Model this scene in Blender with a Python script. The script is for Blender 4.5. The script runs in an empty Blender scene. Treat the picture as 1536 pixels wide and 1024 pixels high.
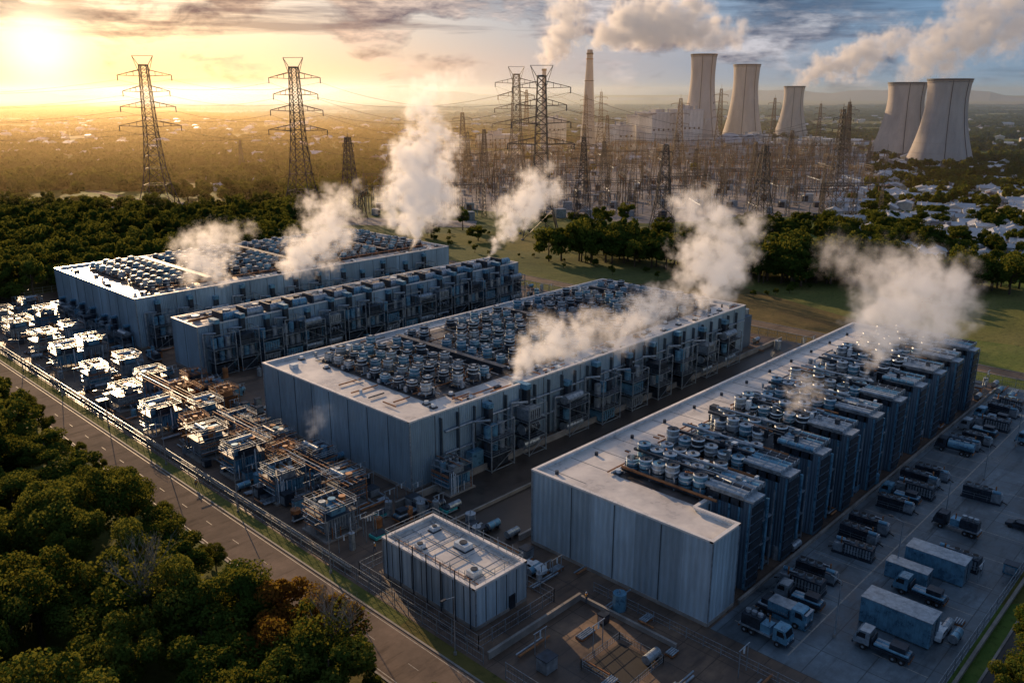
import bpy, math, random
import numpy as np
from mathutils import Vector, Matrix
random.seed(7); np.random.seed(7)
R_=random.random
def U(a,b): return a+(b-a)*random.random()
scn=bpy.context.scene
scn.view_settings.view_transform='Standard'; scn.view_settings.look='None'; scn.view_settings.exposure=0; scn.view_settings.gamma=1
COL=scn.collection
SUN_DIR=Vector((0.312,0.95,0)).normalized()
def F(D,R): return (.7212*D+.6928*R, .6928*D-.7212*R)
# ------------------------------------------------------------ materials
def nodes(m):
    m.use_nodes=True; nt=m.node_tree; return nt, nt.nodes, nt.links
def mathn(nt,op,a,b=None,c=None,clamp=False):
    n=nt.nodes.new('ShaderNodeMath'); n.operation=op; n.use_clamp=clamp
    for i,v in enumerate((a,b,c)):
        if v is None: continue
        if isinstance(v,(int,float)): n.inputs[i].default_value=v
        else: nt.links.new(v,n.inputs[i])
    return n.outputs[0]
def noise(nt,vec,scale,detail=4,rough=.6):
    n=nt.nodes.new('ShaderNodeTexNoise'); n.inputs['Scale'].default_value=scale
    n.inputs['Detail'].default_value=detail; n.inputs['Roughness'].default_value=rough
    if vec is not None: nt.links.new(vec,n.inputs['Vector'])
    return n.outputs['Fac']
def ramp(nt,fac,stops):
    n=nt.nodes.new('ShaderNodeValToRGB'); e=n.color_ramp.elements
    while len(e)>1: e.remove(e[0])
    e[0].position=stops[0][0]; e[0].color=tuple(stops[0][1])+(1,)
    for p,c in stops[1:]:
        x=e.new(p); x.color=tuple(c)+(1,)
    nt.links.new(fac,n.inputs[0]); return n.outputs[0]
def mixc(nt,fac,a,b,mode='MIX'):
    n=nt.nodes.new('ShaderNodeMix'); n.data_type='RGBA'; n.blend_type=mode
    for s,v in ((n.inputs[0],fac),(n.inputs[6],a),(n.inputs[7],b)):
        if isinstance(v,(int,float)): s.default_value=v
        elif isinstance(v,tuple): s.default_value=v+(1,) if len(v)==3 else v
        else: nt.links.new(v,s)
    return n.outputs[2]
def scaled(nt,vec,s):
    n=nt.nodes.new('ShaderNodeMapping'); n.inputs['Scale'].default_value=s
    nt.links.new(vec,n.inputs[0]); return n.outputs[0]
def worldpos(nt):
    return nt.nodes.new('ShaderNodeNewGeometry').outputs['Position']
def bump(nt,h,strength,dist):
    n=nt.nodes.new('ShaderNodeBump'); n.inputs['Strength'].default_value=strength; n.inputs['Distance'].default_value=dist
    nt.links.new(h,n.inputs['Height']); return n.outputs[0]
def M(name,c1,c2=None,rough=.6,metal=0,scale=.6,b=0.0,rv=.15,stretch=None):
    m=bpy.data.materials.new(name); nt,N,L=nodes(m); bs=N['Principled BSDF']
    p=worldpos(nt)
    if stretch: p=scaled(nt,p,stretch)
    if c2 is None: c2=tuple(x*.6 for x in c1)
    n1=noise(nt,p,scale,4,.68)
    col=ramp(nt,n1,[(.33,c2),(.62,c1)])
    L.new(col,bs.inputs['Base Color']); bs.inputs['Metallic'].default_value=metal
    L.new(mathn(nt,'MULTIPLY_ADD',n1,rv*2,rough-rv,clamp=True),bs.inputs['Roughness'])
    if b>0: L.new(bump(nt,noise(nt,p,scale*2.7,3),b,.1),bs.inputs['Normal'])
    return m
def panel_mat(name,c,rib=2.0,panel=6.0,metal=.35,rough=.42):
    m=bpy.data.materials.new(name); nt,N,L=nodes(m); bs=N['Principled BSDF']
    g=worldpos(nt); s=N.new('ShaderNodeSeparateXYZ'); L.new(g,s.inputs[0])
    t=mathn(nt,'ADD',s.outputs[0],s.outputs[1])
    cell=mathn(nt,'FLOOR',mathn(nt,'DIVIDE',t,panel))
    wn=N.new('ShaderNodeTexWhiteNoise'); wn.noise_dimensions='1D'; L.new(cell,wn.inputs['W'])
    stain=noise(nt,scaled(nt,g,(1.2,1.2,.18)),.9,6,.7)
    big=noise(nt,g,.09,3)
    v=mathn(nt,'MULTIPLY_ADD',wn.outputs['Value'],.34,.74)
    v=mathn(nt,'MULTIPLY',v,mathn(nt,'MULTIPLY_ADD',stain,.9,.58))
    v=mathn(nt,'MULTIPLY',v,mathn(nt,'MULTIPLY_ADD',big,.5,.78))
    rb=mathn(nt,'SINE',mathn(nt,'MULTIPLY',t,math.pi*2*rib))
    v=mathn(nt,'MULTIPLY',v,mathn(nt,'MULTIPLY_ADD',rb,.07,1.0))
    cm=N.new('ShaderNodeVectorMath'); cm.operation='SCALE'; cm.inputs[0].default_value=c; L.new(v,cm.inputs['Scale'])
    L.new(cm.outputs[0],bs.inputs['Base Color'])
    bs.inputs['Metallic'].default_value=metal
    L.new(mathn(nt,'MULTIPLY_ADD',stain,.35,rough-.15),bs.inputs['Roughness'])
    L.new(bump(nt,rb,.8,.06),bs.inputs['Normal'])
    return m
mWall=panel_mat('wall_panel',(.32,.46,.58))
mWallC=panel_mat('wall_panel_light',(.43,.57,.69),1.0,8)
mWallD=panel_mat('wall_panel_dark',(.12,.19,.27),2,4)
mCope=M('coping',(.84,.82,.80),(.64,.63,.62),.3,.1,.5)
mSeam=M('seam',(.09,.12,.15),None,.5,.4)
mRoof=M('roof_membrane',(.80,.77,.74),(.50,.48,.47),.30,.0,.16,.15,.14)
mRoofD=M('roof_deck_dark',(.15,.135,.13),(.05,.045,.042),.36,.1,.35,.2)
mSteel=M('galvanised_steel',(.42,.49,.56),(.20,.25,.30),.36,.6,1.2)
mDark=M('dark_steel',(.05,.07,.10),(.02,.027,.037),.40,.5,.9)
mBlue=M('painted_steel_blue',(.16,.38,.55),(.065,.17,.28),.3,.35,.8)
mWhite=M('white_paint',(.70,.80,.88),(.42,.5,.58),.33,.1,.9)
mRust=M('rusty_steel',(.42,.18,.07),(.18,.075,.033),.62,.2,.8)
mBlack=M('black_rubber',(.02,.02,.022),None,.7)
mGlass=M('dark_glass',(.015,.02,.028),None,.08,0,1,0,.03)
mCyan=M('turquoise_cover',(.05,.45,.46),(.03,.26,.28),.4)
mConc=M('concrete',(.30,.285,.27),(.16,.155,.15),.75,0,.3,.3)
mTower=M('cooling_tower_concrete',(.56,.51,.47),(.30,.29,.29),.85,0,.035,0,.1,(1,1,.25))
mPylon=M('pylon_steel',(.10,.09,.08),(.05,.045,.045),.5,.4,.2)
mBark=M('bark',(.10,.075,.05),(.05,.035,.025),.9,0,1.5)
mBarkP=M('pale_bark',(.26,.24,.21),(.15,.14,.12),.8,0,1.5)
mPaint=M('road_paint',(.45,.43,.39),(.2,.19,.18),.6,0,2.5)
mTile=M('house_wall',(.70,.68,.65),(.5,.48,.46),.8)
mRoofT=M('house_roof',(.24,.19,.18),(.11,.10,.11),.6,0,.05)
mRoofL=M('shed_roof',(.60,.62,.66),(.42,.44,.48),.4,.1,.05)
mSkin=M('skin',(.45,.28,.2)); mCloth=M('work_clothes',(.05,.07,.12)); mHiVis=M('hi_vis_vest',(.7,.32,.04))
def leaf_mat(name,ca,cb,cc):
    m=bpy.data.materials.new(name); nt,N,L=nodes(m); N.remove(N['Principled BSDF'])
    oi=N.new('ShaderNodeObjectInfo'); tc=N.new('ShaderNodeTexCoord')
    n1=noise(nt,tc.outputs['Object'],.55,3,.7)
    f=mathn(nt,'ADD',mathn(nt,'MULTIPLY',oi.outputs['Random'],.5),mathn(nt,'MULTIPLY_ADD',n1,1.6,-.58),clamp=True)
    col=ramp(nt,f,[(0,ca),(.5,cb),(1,cc)])
    d=N.new('ShaderNodeBsdfDiffuse'); t=N.new('ShaderNodeBsdfTranslucent')
    L.new(col,d.inputs['Color']); L.new(mixc(nt,.55,col,(.26,.22,.03)),t.inputs['Color'])
    a=N.new('ShaderNodeMixShader'); a.inputs[0].default_value=.45; L.new(d.outputs[0],a.inputs[1]); L.new(t.outputs[0],a.inputs[2])
    o=[n for n in N if n.type=='OUTPUT_MATERIAL'][0]; L.new(a.outputs[0],o.inputs[0]); return m
mLeaf=leaf_mat('foliage',(.022,.052,.012),(.06,.11,.022),(.13,.165,.035))
mLeafB=leaf_mat('autumn_foliage',(.09,.04,.012),(.20,.08,.02),(.28,.13,.03))
# ------------------------------------------------------------ mesh builder
class MB:
    def __init__(s): s.v=[]; s.f=[]; s.m=[]; s.mats=[]
    def mi(s,mat):
        if mat not in s.mats: s.mats.append(mat)
        return s.mats.index(mat)
    def add(s,vs,fs,mat):
        o=len(s.v); k=s.mi(mat); s.v+=vs
        for f in fs: s.f.append(tuple(i+o for i in f)); s.m.append(k)
    def box(s,x0,x1,y0,y1,z0,z1,mat):
        s.add([(x0,y0,z0),(x1,y0,z0),(x1,y1,z0),(x0,y1,z0),(x0,y0,z1),(x1,y0,z1),(x1,y1,z1),(x0,y1,z1)],
          [(0,3,2,1),(4,5,6,7),(0,1,5,4),(1,2,6,5),(2,3,7,6),(3,0,4,7)],mat)
    def cbox(s,x,y,z,sx,sy,sz,mat): s.box(x-sx/2,x+sx/2,y-sy/2,y+sy/2,z,z+sz,mat)
    def prism(s,poly,z0,z1,mat,cap=True):
        n=len(poly); vs=[(a,b,z0) for a,b in poly]+[(a,b,z1) for a,b in poly]
        fs=[(i,(i+1)%n,(i+1)%n+n,i+n) for i in range(n)]
        if cap: fs.append(tuple(range(n,2*n)))
        s.add(vs,fs,mat)
    def cyl(s,x,y,z0,z1,r0,mat,r1=None,n=12,cap=True):
        if r1 is None: r1=r0
        vs=[(x+r0*math.cos(2*math.pi*i/n),y+r0*math.sin(2*math.pi*i/n),z0) for i in range(n)]+[(x+r1*math.cos(2*math.pi*i/n),y+r1*math.sin(2*math.pi*i/n),z1) for i in range(n)]
        fs=[(i,(i+1)%n,(i+1)%n+n,i+n) for i in range(n)]
        if cap: fs+= [tuple(range(n,2*n)),tuple(range(n-1,-1,-1))]
        s.add(vs,fs,mat)
    def tube(s,p,q,r0,mat,r1=None,n=8):
        if r1 is None: r1=r0
        p=Vector(p); q=Vector(q); d=(q-p)
        if d.length<1e-6: return
        d.normalize(); a=Vector((0,0,1)) if abs(d.z)<.9 else Vector((1,0,0))
        u=d.cross(a).normalized(); w=d.cross(u)
        vs=[]
        for c,r in ((p,r0),(q,r1)):
            for i in range(n):
                t=2*math.pi*(i+.5)/n; vs.append(tuple(c+u*(r*math.cos(t))+w*(r*math.sin(t))))
        s.add(vs,[(i,(i+1)%n,(i+1)%n+n,i+n) for i in range(n)]+[tuple(range(n,2*n)),tuple(range(n-1,-1,-1))],mat)
    def beam(s,p,q,w,mat): s.tube(p,q,w*.7,mat,n=4)
    def mesh(s,name):
        me=bpy.data.meshes.new(name); me.from_pydata(s.v,[],s.f)
        for m in s.mats: me.materials.append(m)
        me.polygons.foreach_set('material_index',s.m); me.update(); return me
    def obj(s,name,parent=None): return inst(s.mesh(name),name,parent=parent)
def inst(me,name,loc=(0,0,0),rz=0,sc=1,parent=None):
    o=bpy.data.objects.new(name,me); o.location=loc; o.rotation_euler=(0,0,rz)
    o.scale=(sc,sc,sc) if isinstance(sc,(int,float)) else sc
    COL.objects.link(o)
    if parent: o.parent=parent
    return o
def empty(name):
    o=bpy.data.objects.new(name,None); COL.objects.link(o); return o
def sheet(name,x0,x1,y0,y1,z,mat,parent=None):
    b=MB(); b.add([(x0,y0,z),(x1,y0,z),(x1,y1,z),(x0,y1,z)],[(0,1,2,3)],mat); return b.obj(name,parent)
# ------------------------------------------------------------ camera
cam=bpy.data.cameras.new('camera'); co=bpy.data.objects.new('camera',cam); COL.objects.link(co)
co.location=(0,0,70); co.rotation_euler=(math.radians(90-16.45),0,math.radians(-46.15))
cam.lens=29.53; cam.sensor_width=36; cam.clip_end=60000; cam.clip_start=.5; scn.camera=co
# ------------------------------------------------------------ world + sun
ELEV=16
w=bpy.data.worlds.new('World'); scn.world=w; w.use_nodes=True; nt=w.node_tree; N=nt.nodes; L=nt.links
for n in list(N): N.remove(n)
out=N.new('ShaderNodeOutputWorld'); bg=N.new('ShaderNodeBackground'); bg.inputs['Strength'].default_value=.15
sky=N.new('ShaderNodeTexSky'); sky.sky_type='NISHITA'; sky.sun_disc=False
sky.sun_elevation=math.radians(ELEV); sky.sun_rotation=math.atan2(SUN_DIR.x,SUN_DIR.y); sky.dust_density=1.0; sky.ozone_density=4.0
tc=N.new('ShaderNodeTexCoord'); d=tc.outputs['Generated']
sxyz=N.new('ShaderNodeSeparateXYZ'); L.new(d,sxyz.inputs[0]); dz=sxyz.outputs[2]
dp=N.new('ShaderNodeVectorMath'); dp.operation='DOT_PRODUCT'; L.new(d,dp.inputs[0])
dp.inputs[1].default_value=(SUN_DIR*math.cos(math.radians(2.6))+Vector((0,0,math.sin(math.radians(2.6)))))
cs=dp.outputs['Value']
prox=mathn(nt,'POWER',mathn(nt,'MAXIMUM',cs,0.0),9.0)
mid_=mathn(nt,'POWER',mathn(nt,'MAXIMUM',cs,0.0),70.0)
tight=mathn(nt,'POWER',mathn(nt,'MAXIMUM',cs,0.0),1500.0)
warp=noise(nt,scaled(nt,d,(6,6,18)),1.0,2)
v1=N.new('ShaderNodeCombineXYZ')
ad=N.new('ShaderNodeVectorMath'); ad.operation='ADD'; L.new(scaled(nt,d,(8,8,21)),ad.inputs[0])
L.new(warp,v1.inputs[2]); L.new(v1.outputs[0],ad.inputs[1])
c1=noise(nt,ad.outputs[0],1.0,8,.58)
c2=noise(nt,scaled(nt,d,(2.6,2.6,40)),1.0,6,.62)
el=mathn(nt,'MULTIPLY',dz,9.0,clamp=True)
mask=mathn(nt,'MULTIPLY',mathn(nt,'ADD',mathn(nt,'SUBTRACT',c1,.54),mathn(nt,'MULTIPLY',el,.12)),9.0,clamp=True)
mask2=mathn(nt,'MULTIPLY',mathn(nt,'ADD',mathn(nt,'SUBTRACT',c2,.57),mathn(nt,'MULTIPLY',el,.14)),7.0,clamp=True)
shade=noise(nt,scaled(nt,d,(16,16,55)),1.0,7,.6)
grad_far=mixc(nt,el,(1.4,2.3,3.3),(.34,.95,2.3))
grad=mixc(nt,prox,grad_far,(6.2,3.7,1.9))
grad=mixc(nt,mid_,grad,(8.5,4.4,1.3))
hi=mathn(nt,'MULTIPLY_ADD',dz,2.4,.04,clamp=True)
base=mixc(nt,hi,grad,sky.outputs[0])
cdark=mixc(nt,prox,(.36,.66,1.18),(1.6,.85,.72))
cbright=mixc(nt,prox,(3.9,4.0,4.4),(7.5,4.7,2.7))
ccol=mixc(nt,mathn(nt,'MULTIPLY_ADD',shade,4.8,-2.05,clamp=True),cdark,cbright)
s1=mixc(nt,mathn(nt,'MULTIPLY',mask,.9),base,ccol)
s2=mixc(nt,mathn(nt,'MULTIPLY',mask2,.65),s1,cdark)
gl=mixc(nt,tight,s2,(14,11,7))
L.new(gl,bg.inputs[0]); L.new(bg.outputs[0],out.inputs[0])
sl=bpy.data.lights.new('sun','SUN'); sl.energy=5; sl.angle=math.radians(.5); sl.color=(1,.66,.36)
so=bpy.data.objects.new('sun',sl); COL.objects.link(so)
sv=Vector((SUN_DIR.x*math.cos(math.radians(ELEV)),SUN_DIR.y*math.cos(math.radians(ELEV)),math.sin(math.radians(ELEV))))
so.rotation_euler=sv.to_track_quat('Z','Y').to_euler(); so.location=(0,0,300)
# haze: warm towards the sunset side, bluer towards the far right
def haze_mat(name,col,dens,g):
    hz=bpy.data.materials.new(name); nt,N,L=nodes(hz); N.remove(N['Principled BSDF'])
    vs=N.new('ShaderNodeVolumeScatter'); vs.inputs['Density'].default_value=dens; vs.inputs['Anisotropy'].default_value=g; vs.inputs['Color'].default_value=col+(1,)
    L.new(vs.outputs[0],[n for n in N if n.type=='OUTPUT_MATERIAL'][0].inputs['Volume']); return hz
def haze_box(name,DR,mat,top=110):
    pts=[F(*p) for p in DR]
    ar=sum(pts[i][0]*pts[(i+1)%len(pts)][1]-pts[(i+1)%len(pts)][0]*pts[i][1] for i in range(len(pts)))
    if ar<0: pts=pts[::-1]
    b=MB(); b.prism(pts,-5,top,mat); b.add([(*p,-5) for p in pts][::-1],[tuple(range(len(pts)))],mat); b.obj(name)
haze_box('haze_layer',[(460,-5000),(460,400),(7000,-3500),(7000,-5000)],haze_mat('warm_haze',(1,.72,.38),.00030,.62))
haze_box('haze_layer',[(460,402),(460,6000),(7000,6000),(7000,-3498)],haze_mat('cool_haze',(.55,.78,1),.00020,.75))
# ------------------------------------------------------------ ground
def ground_mat():
    m=bpy.data.materials.new('grassland'); nt,N,L=nodes(m); bs=N['Principled BSDF']; p=worldpos(nt)
    a=noise(nt,p,.006,7,.65); bn=noise(nt,p,.06,6,.7); c=noise(nt,p,.8,4,.7)
    vo=N.new('ShaderNodeTexVoronoi'); vo.inputs['Scale'].default_value=.009; L.new(p,vo.inputs['Vector'])
    g=ramp(nt,bn,[(.3,(.045,.07,.014)),(.5,(.11,.14,.028)),(.7,(.23,.21,.06))])
    f=ramp(nt,a,[(.35,(.05,.08,.022)),(.5,(.14,.15,.038)),(.62,(.28,.23,.10))])
    x=mixc(nt,.5,g,f); x=mixc(nt,.2,x,mixc(nt,1.0,vo.outputs['Color'],(.32,.32,.12),'MULTIPLY'))
    x=mixc(nt,mathn(nt,'MULTIPLY',mathn(nt,'SUBTRACT',c,.5),3.0,clamp=True),x,(.03,.045,.014))
    L.new(x,bs.inputs['Base Color']); bs.inputs['Roughness'].default_value=.9; bs.inputs['Specular IOR Level'].default_value=.1
    L.new(bump(nt,bn,.6,1.0),bs.inputs['Normal']); return m
sheet('ground',-30000,30000,-30000,30000,0,ground_mat())
def slab_mat(name,c1,c2,c3,sz=6.0,wet=.3,spec=.5,jt=.35):
    m=bpy.data.materials.new(name); nt,N,L=nodes(m); bs=N['Principled BSDF']; p=worldpos(nt)
    n1=noise(nt,p,.12,7,.7); n2=noise(nt,p,.9,5,.7); n3=noise(nt,scaled(nt,p,(.25,1.3,1)),.35,5,.7)
    col=ramp(nt,n1,[(.32,c3),(.5,c2),(.66,c1)])
    col=mixc(nt,mathn(nt,'MULTIPLY_ADD',n2,2.4,-1.0,clamp=True),col,c2)
    br=N.new('ShaderNodeTexBrick'); br.offset=0; br.inputs['Scale'].default_value=1; br.inputs['Brick Width'].default_value=sz; br.inputs['Row Height'].default_value=sz
    br.inputs['Mortar Size'].default_value=.07; br.inputs['Color1'].default_value=(1,1,1,1); br.inputs['Color2'].default_value=(.74,.74,.74,1); br.inputs['Mortar'].default_value=(jt,jt,jt,1)
    L.new(p,br.inputs['Vector'])
    col=mixc(nt,.9,col,br.outputs['Color'],'MULTIPLY')
    col=mixc(nt,mathn(nt,'MULTIPLY_ADD',n3,3.4,-1.75,clamp=True),col,tuple(x*.35 for x in c3))
    L.new(col,bs.inputs['Base Color']); bs.inputs['Specular IOR Level'].default_value=spec
    L.new(mathn(nt,'MULTIPLY_ADD',n1,1.5,wet-.5,clamp=True),bs.inputs['Roughness'])
    L.new(bump(nt,n2,.3,.05),bs.inputs['Normal']); return m
mYardBrown=slab_mat('yard_asphalt',(.28,.19,.13),(.14,.095,.07),(.04,.031,.027),5,.32)
mYard=slab_mat('concrete_yard',(.24,.31,.37),(.12,.165,.205),(.04,.052,.066),6,.28)
mRoad=slab_mat('road_asphalt',(.27,.205,.16),(.195,.152,.12),(.12,.095,.08),60,.95,.15,1.0)
mGravel=slab_mat('pale_gravel',(.50,.44,.41),(.33,.30,.29),(.13,.12,.12),40,.8,.3)
sheet('compound_pavement',63,228,49,330,.008,mYardBrown)
sheet('forecourt_pavement',63,90,22,49,.008,mYardBrown)
sheet('loading_yard_pavement',90,228,22,49,.008,mYard)
sheet('service_lane_pavement',83,228,84,107,.012,M('dark_asphalt',(.055,.046,.042),(.022,.019,.018),.42,0,.3,.2))
rd=empty('road'); sheet('carriageway',53,60.6,-150,1100,.008,mRoad,rd)
b=MB()
for x in (52.7,60.6): b.box(x,x+.3,-150,1100,0,.13,mConc)
for x in (53.4,60.1): b.add([(x,-150,.013),(x+.12,-150,.013),(x+.12,1100,.013),(x,1100,.013)],[(0,1,2,3)],mPaint)
y=-100
while y<500: b.add([(56.77,y,.013),(56.85,y,.013),(56.85,y+2,.013),(56.77,y+2,.013)],[(0,1,2,3)],mPaint); y+=9
b.obj('kerbs_and_markings',rd)
rd=empty('service_road'); sheet('carriageway',236,242,-150,700,.008,mRoad,rd)
b=MB()
for x in (235.7,242): b.box(x,x+.3,-150,700,0,.12,mConc)
b.obj('kerbs',rd)
rd=empty('service_road'); sheet('carriageway',63,236,13,19,.008,M('lane_asphalt',(.05,.05,.05),(.03,.03,.03),.7),rd)
b=MB(); b.box(63,236,12.7,13,0,.12,mConc); b.box(63,236,19,19.3,0,.12,mConc); b.obj('kerbs',rd)
b=MB()
def mk(x0,x1,y0,y1): b.add([(x0,y0,.014),(x1,y0,.014),(x1,y1,.014),(x0,y1,.014)],[(0,1,2,3)],mPaint)
mk(92,226,38.6,38.8)
for i in range(27): mk(94+i*5,94.12+i*5,38.8,47.5)
for i in range(12): mk(100+i*9,100.12+i*9,24,31)
b.obj('yard_markings')
# ------------------------------------------------------------ equipment meshes
def fan_unit(seed,body=mBlue):
    random.seed(seed); b=MB(); b.cbox(0,0,0,2.6,2.6,.35,mDark)
    for a in (-1.0,1.0):
        for c in (-1.0,1.0): b.cbox(a,c,.35,.16,.16,.5,mSteel)
    b.cyl(0,0,.7,2.5,1.15,body,1.12,16); b.cyl(0,0,1.15,1.27,1.2,mDark,n=16); b.cyl(0,0,1.8,1.92,1.2,mWhite,n=16)
    b.cyl(0,0,2.5,2.66,1.18,mWhite,1.12,16,False); b.cyl(0,0,2.5,2.56,1.12,[mDark,mBlue,mSteel][seed%3],n=16); b.cyl(0,0,2.56,2.78,.45,mSteel,n=8)
    for i in range(6):
        t=i*math.pi/3; b.beam((0,0,2.64),(1.1*math.cos(t),1.1*math.sin(t),2.64),.1,mDark)
    b.tube((1.1,0,.9),(2.1,0,.9),.16,mSteel); b.cbox(-1.5,.3,.35,.5,.8,1.1,mSteel); b.tube((0,-1.1,1.4),(0,-1.9,1.4),.12,mRust); b.tube((0,-1.9,1.4),(0,-1.9,.2),.12,mRust)
    return b.mesh('cooling_fan_unit')
fans=[fan_unit(1,mBlue),fan_unit(2,mDark),fan_unit(3,mSteel),fan_unit(4,mBlue),fan_unit(6,mDark)]
def rail(b,x0,x1,y0,y1,z,h=1.1,mat=mSteel,step=2.0):
    pts=[(x0,y0),(x1,y0),(x1,y1),(x0,y1)]
    for i in range(4):
        a=pts[i]; c=pts[(i+1)%4]; Ln=math.dist(a,c); k=max(1,int(Ln/step))
        for hh in (h*.5,h): b.beam((*a,z+hh),(*c,z+hh),.05,mat)
        for j in range(k): t=j/k; x=a[0]+(c[0]-a[0])*t; y=a[1]+(c[1]-a[1])*t; b.beam((x,y,z),(x,y,z+h),.05,mat)
def hdrum(b,x0,x1,y,z,r,mat):
    b.tube((x0,y,z),(x1,y,z),r,mat,n=14); k=int((x1-x0)/1.0)
    for i in range(k+1):
        x=x0+(x1-x0)*i/max(1,k); b.tube((x-.06,y,z),(x+.06,y,z),r*1.06,mSteel,n=14)
def facade_module(seed):
    random.seed(seed); b=MB(); W=U(2.4,3.2); Dp=U(4,5.2); H=U(9,11.5)
    for x in (-W,W):
        for y in (-.3,-Dp): b.beam((x,y,0),(x,y,H),.2,mSteel)
    lv=[.3,3.6,7.0]
    for z in lv+[H]:
        for x in (-W,W): b.beam((x,-.3,z),(x,-Dp,z),.14,mSteel)
        for y in (-.3,-Dp): b.beam((-W,y,z),(W,y,z),.14,mSteel)
    for z in lv[1:]: b.box(-W,W,-Dp,-.3,z,z+.1,mDark); rail(b,-W,W,-Dp,-.4,z+.1,1.0)
    for k,z in enumerate(lv):
        t=random.choice('bdf')
        if t=='b':
            b.box(-W*.8,W*.7,-Dp*.85,-.8,z+.1,z+2.5,random.choice([mBlue,mSteel,mDark,mBlue]))
            for i in range(6): b.box(-W*.75+i*W*.24,-W*.75+i*W*.24+.12,-Dp*.85-.08,-Dp*.85-.003,z+.4,z+2.2,mDark)
        elif t=='d': hdrum(b,-W*.85,W*.85,-Dp*.5,z+1.4,1.1,random.choice([mSteel,mBlue,mDark]))
        else:
            for i in range(3): b.cyl(-W*.6+i*W*.6,-Dp*.5,z+.1,z+2.6,.75,random.choice([mBlue,mSteel,mDark]),n=12)
    b.beam((-W,-Dp,0),(W,-Dp,3.6),.1,mSteel); b.beam((W,-Dp,3.6),(-W,-Dp,7),.1,mSteel)
    x=U(-1,1); b.box(x-.6,x+.6,-1.7,-.35,0,H+2.2,mDark); b.box(x-.7,x+.7,-1.8,1.9,H+2.2,H+3.3,mBlue)
    b.tube((-W-.8,-.7,.5),(-W-.8,-.7,H),.28,mSteel); b.tube((-W-.8,-.7,H),(-W+2,-2.5,H),.28,mSteel)
    b.tube((W+.7,-1.2,.5),(W+.7,-1.2,H-2),.2,mBlue)
    for i in range(10): b.beam((W+.1,-2.4,.6+i*.9),(W+.1,-3,.6+i*.9),.05,mSteel)
    return b.mesh('facade_equipment')
fac=[facade_module(s) for s in range(20,26)]
def skid(seed,body=mSteel,rust=False):
    random.seed(seed); b=MB(); S=mRust if rust else mSteel; T=mRust if rust else body
    W=U(2.9,3.8); Dp=U(2.6,3.4); H=U(5.6,7.2)
    b.cbox(0,0,0,2*W+1,2*Dp+1,.35,mConc)
    for x in (-W,W):
        for y in (-Dp,0,Dp): b.beam((x,y,.3),(x,y,H),.16,S)
    for z in (1.5,H*.7,H):
        for x in (-W,W): b.beam((x,-Dp,z),(x,Dp,z),.14,S)
        for y in (-Dp,Dp): b.beam((-W,y,z),(W,y,z),.14,S)
    b.box(-W+.35,W-.35,-Dp+.35,Dp-.35,1.5,H*.72,T)
    k=int((2*W-1)/.55)
    for i in range(k):
        x=-W+.6+i*.55
        b.box(x,x+.2,-Dp+.05,-Dp+.347,1.7,H*.68,T); b.box(x,x+.2,Dp-.347,Dp-.05,1.7,H*.68,T)
    for i in range(int((2*Dp-1)/.55)):
        y=-Dp+.6+i*.55; b.box(-W+.05,-W+.347,y,y+.2,1.7,H*.68,T)
    b.box(-W,W,-Dp,Dp,H*.72+.02,H*.72+.1,mDark)
    for i in range(3):
        x=-W*.6+i*W*.6; y=U(-1,1); b.cyl(x,y,H*.72+.1,H+U(.1,.9),U(.4,.8),random.choice([S,mRust,mBlue]),n=10)
        b.tube((x,y,H+.4),(x+U(-1,1),Dp,H+.7),.12,S)
    b.box(-W*.5,W*.4,-Dp*.8,-Dp*.2,H*.72+.1,H+.1,random.choice([mBlue,S,mDark]))
    rail(b,-W,W,-Dp,Dp,H,1.0,S)
    for i in range(8):
        x=U(-W,W); b.tube((x,-Dp-.3,.4),(x,-Dp-.3,U(2,H)),.1,random.choice([S,mRust,mWhite]))
    for j in range(6):
        z=U(1.5,H+.5); b.tube((-W-.4,-Dp,z),(-W-.4,Dp,z),.09,random.choice([S,mRust,mRust]))
    for j in range(4): x=U(-W,W); b.tube((x,-Dp,H+.3),(x,Dp+U(0,3),H+.3),.11,random.choice([S,mRust]))
    b.beam((-W,-Dp,.3),(0,-Dp,1.5),.08,S); b.beam((W,-Dp,.3),(0,-Dp,1.5),.08,S)
    hdrum(b,-W*.7,W*.7,Dp*.4,H+.5,.5,random.choice([mDark,S]))
    return b.mesh('transformer_skid')
skids=[skid(40),skid(41,mBlue),skid(42,mBlue),skid(43,mSteel)]; rskids=[skid(44,mRust,True),skid(45,mRust,True)]
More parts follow.
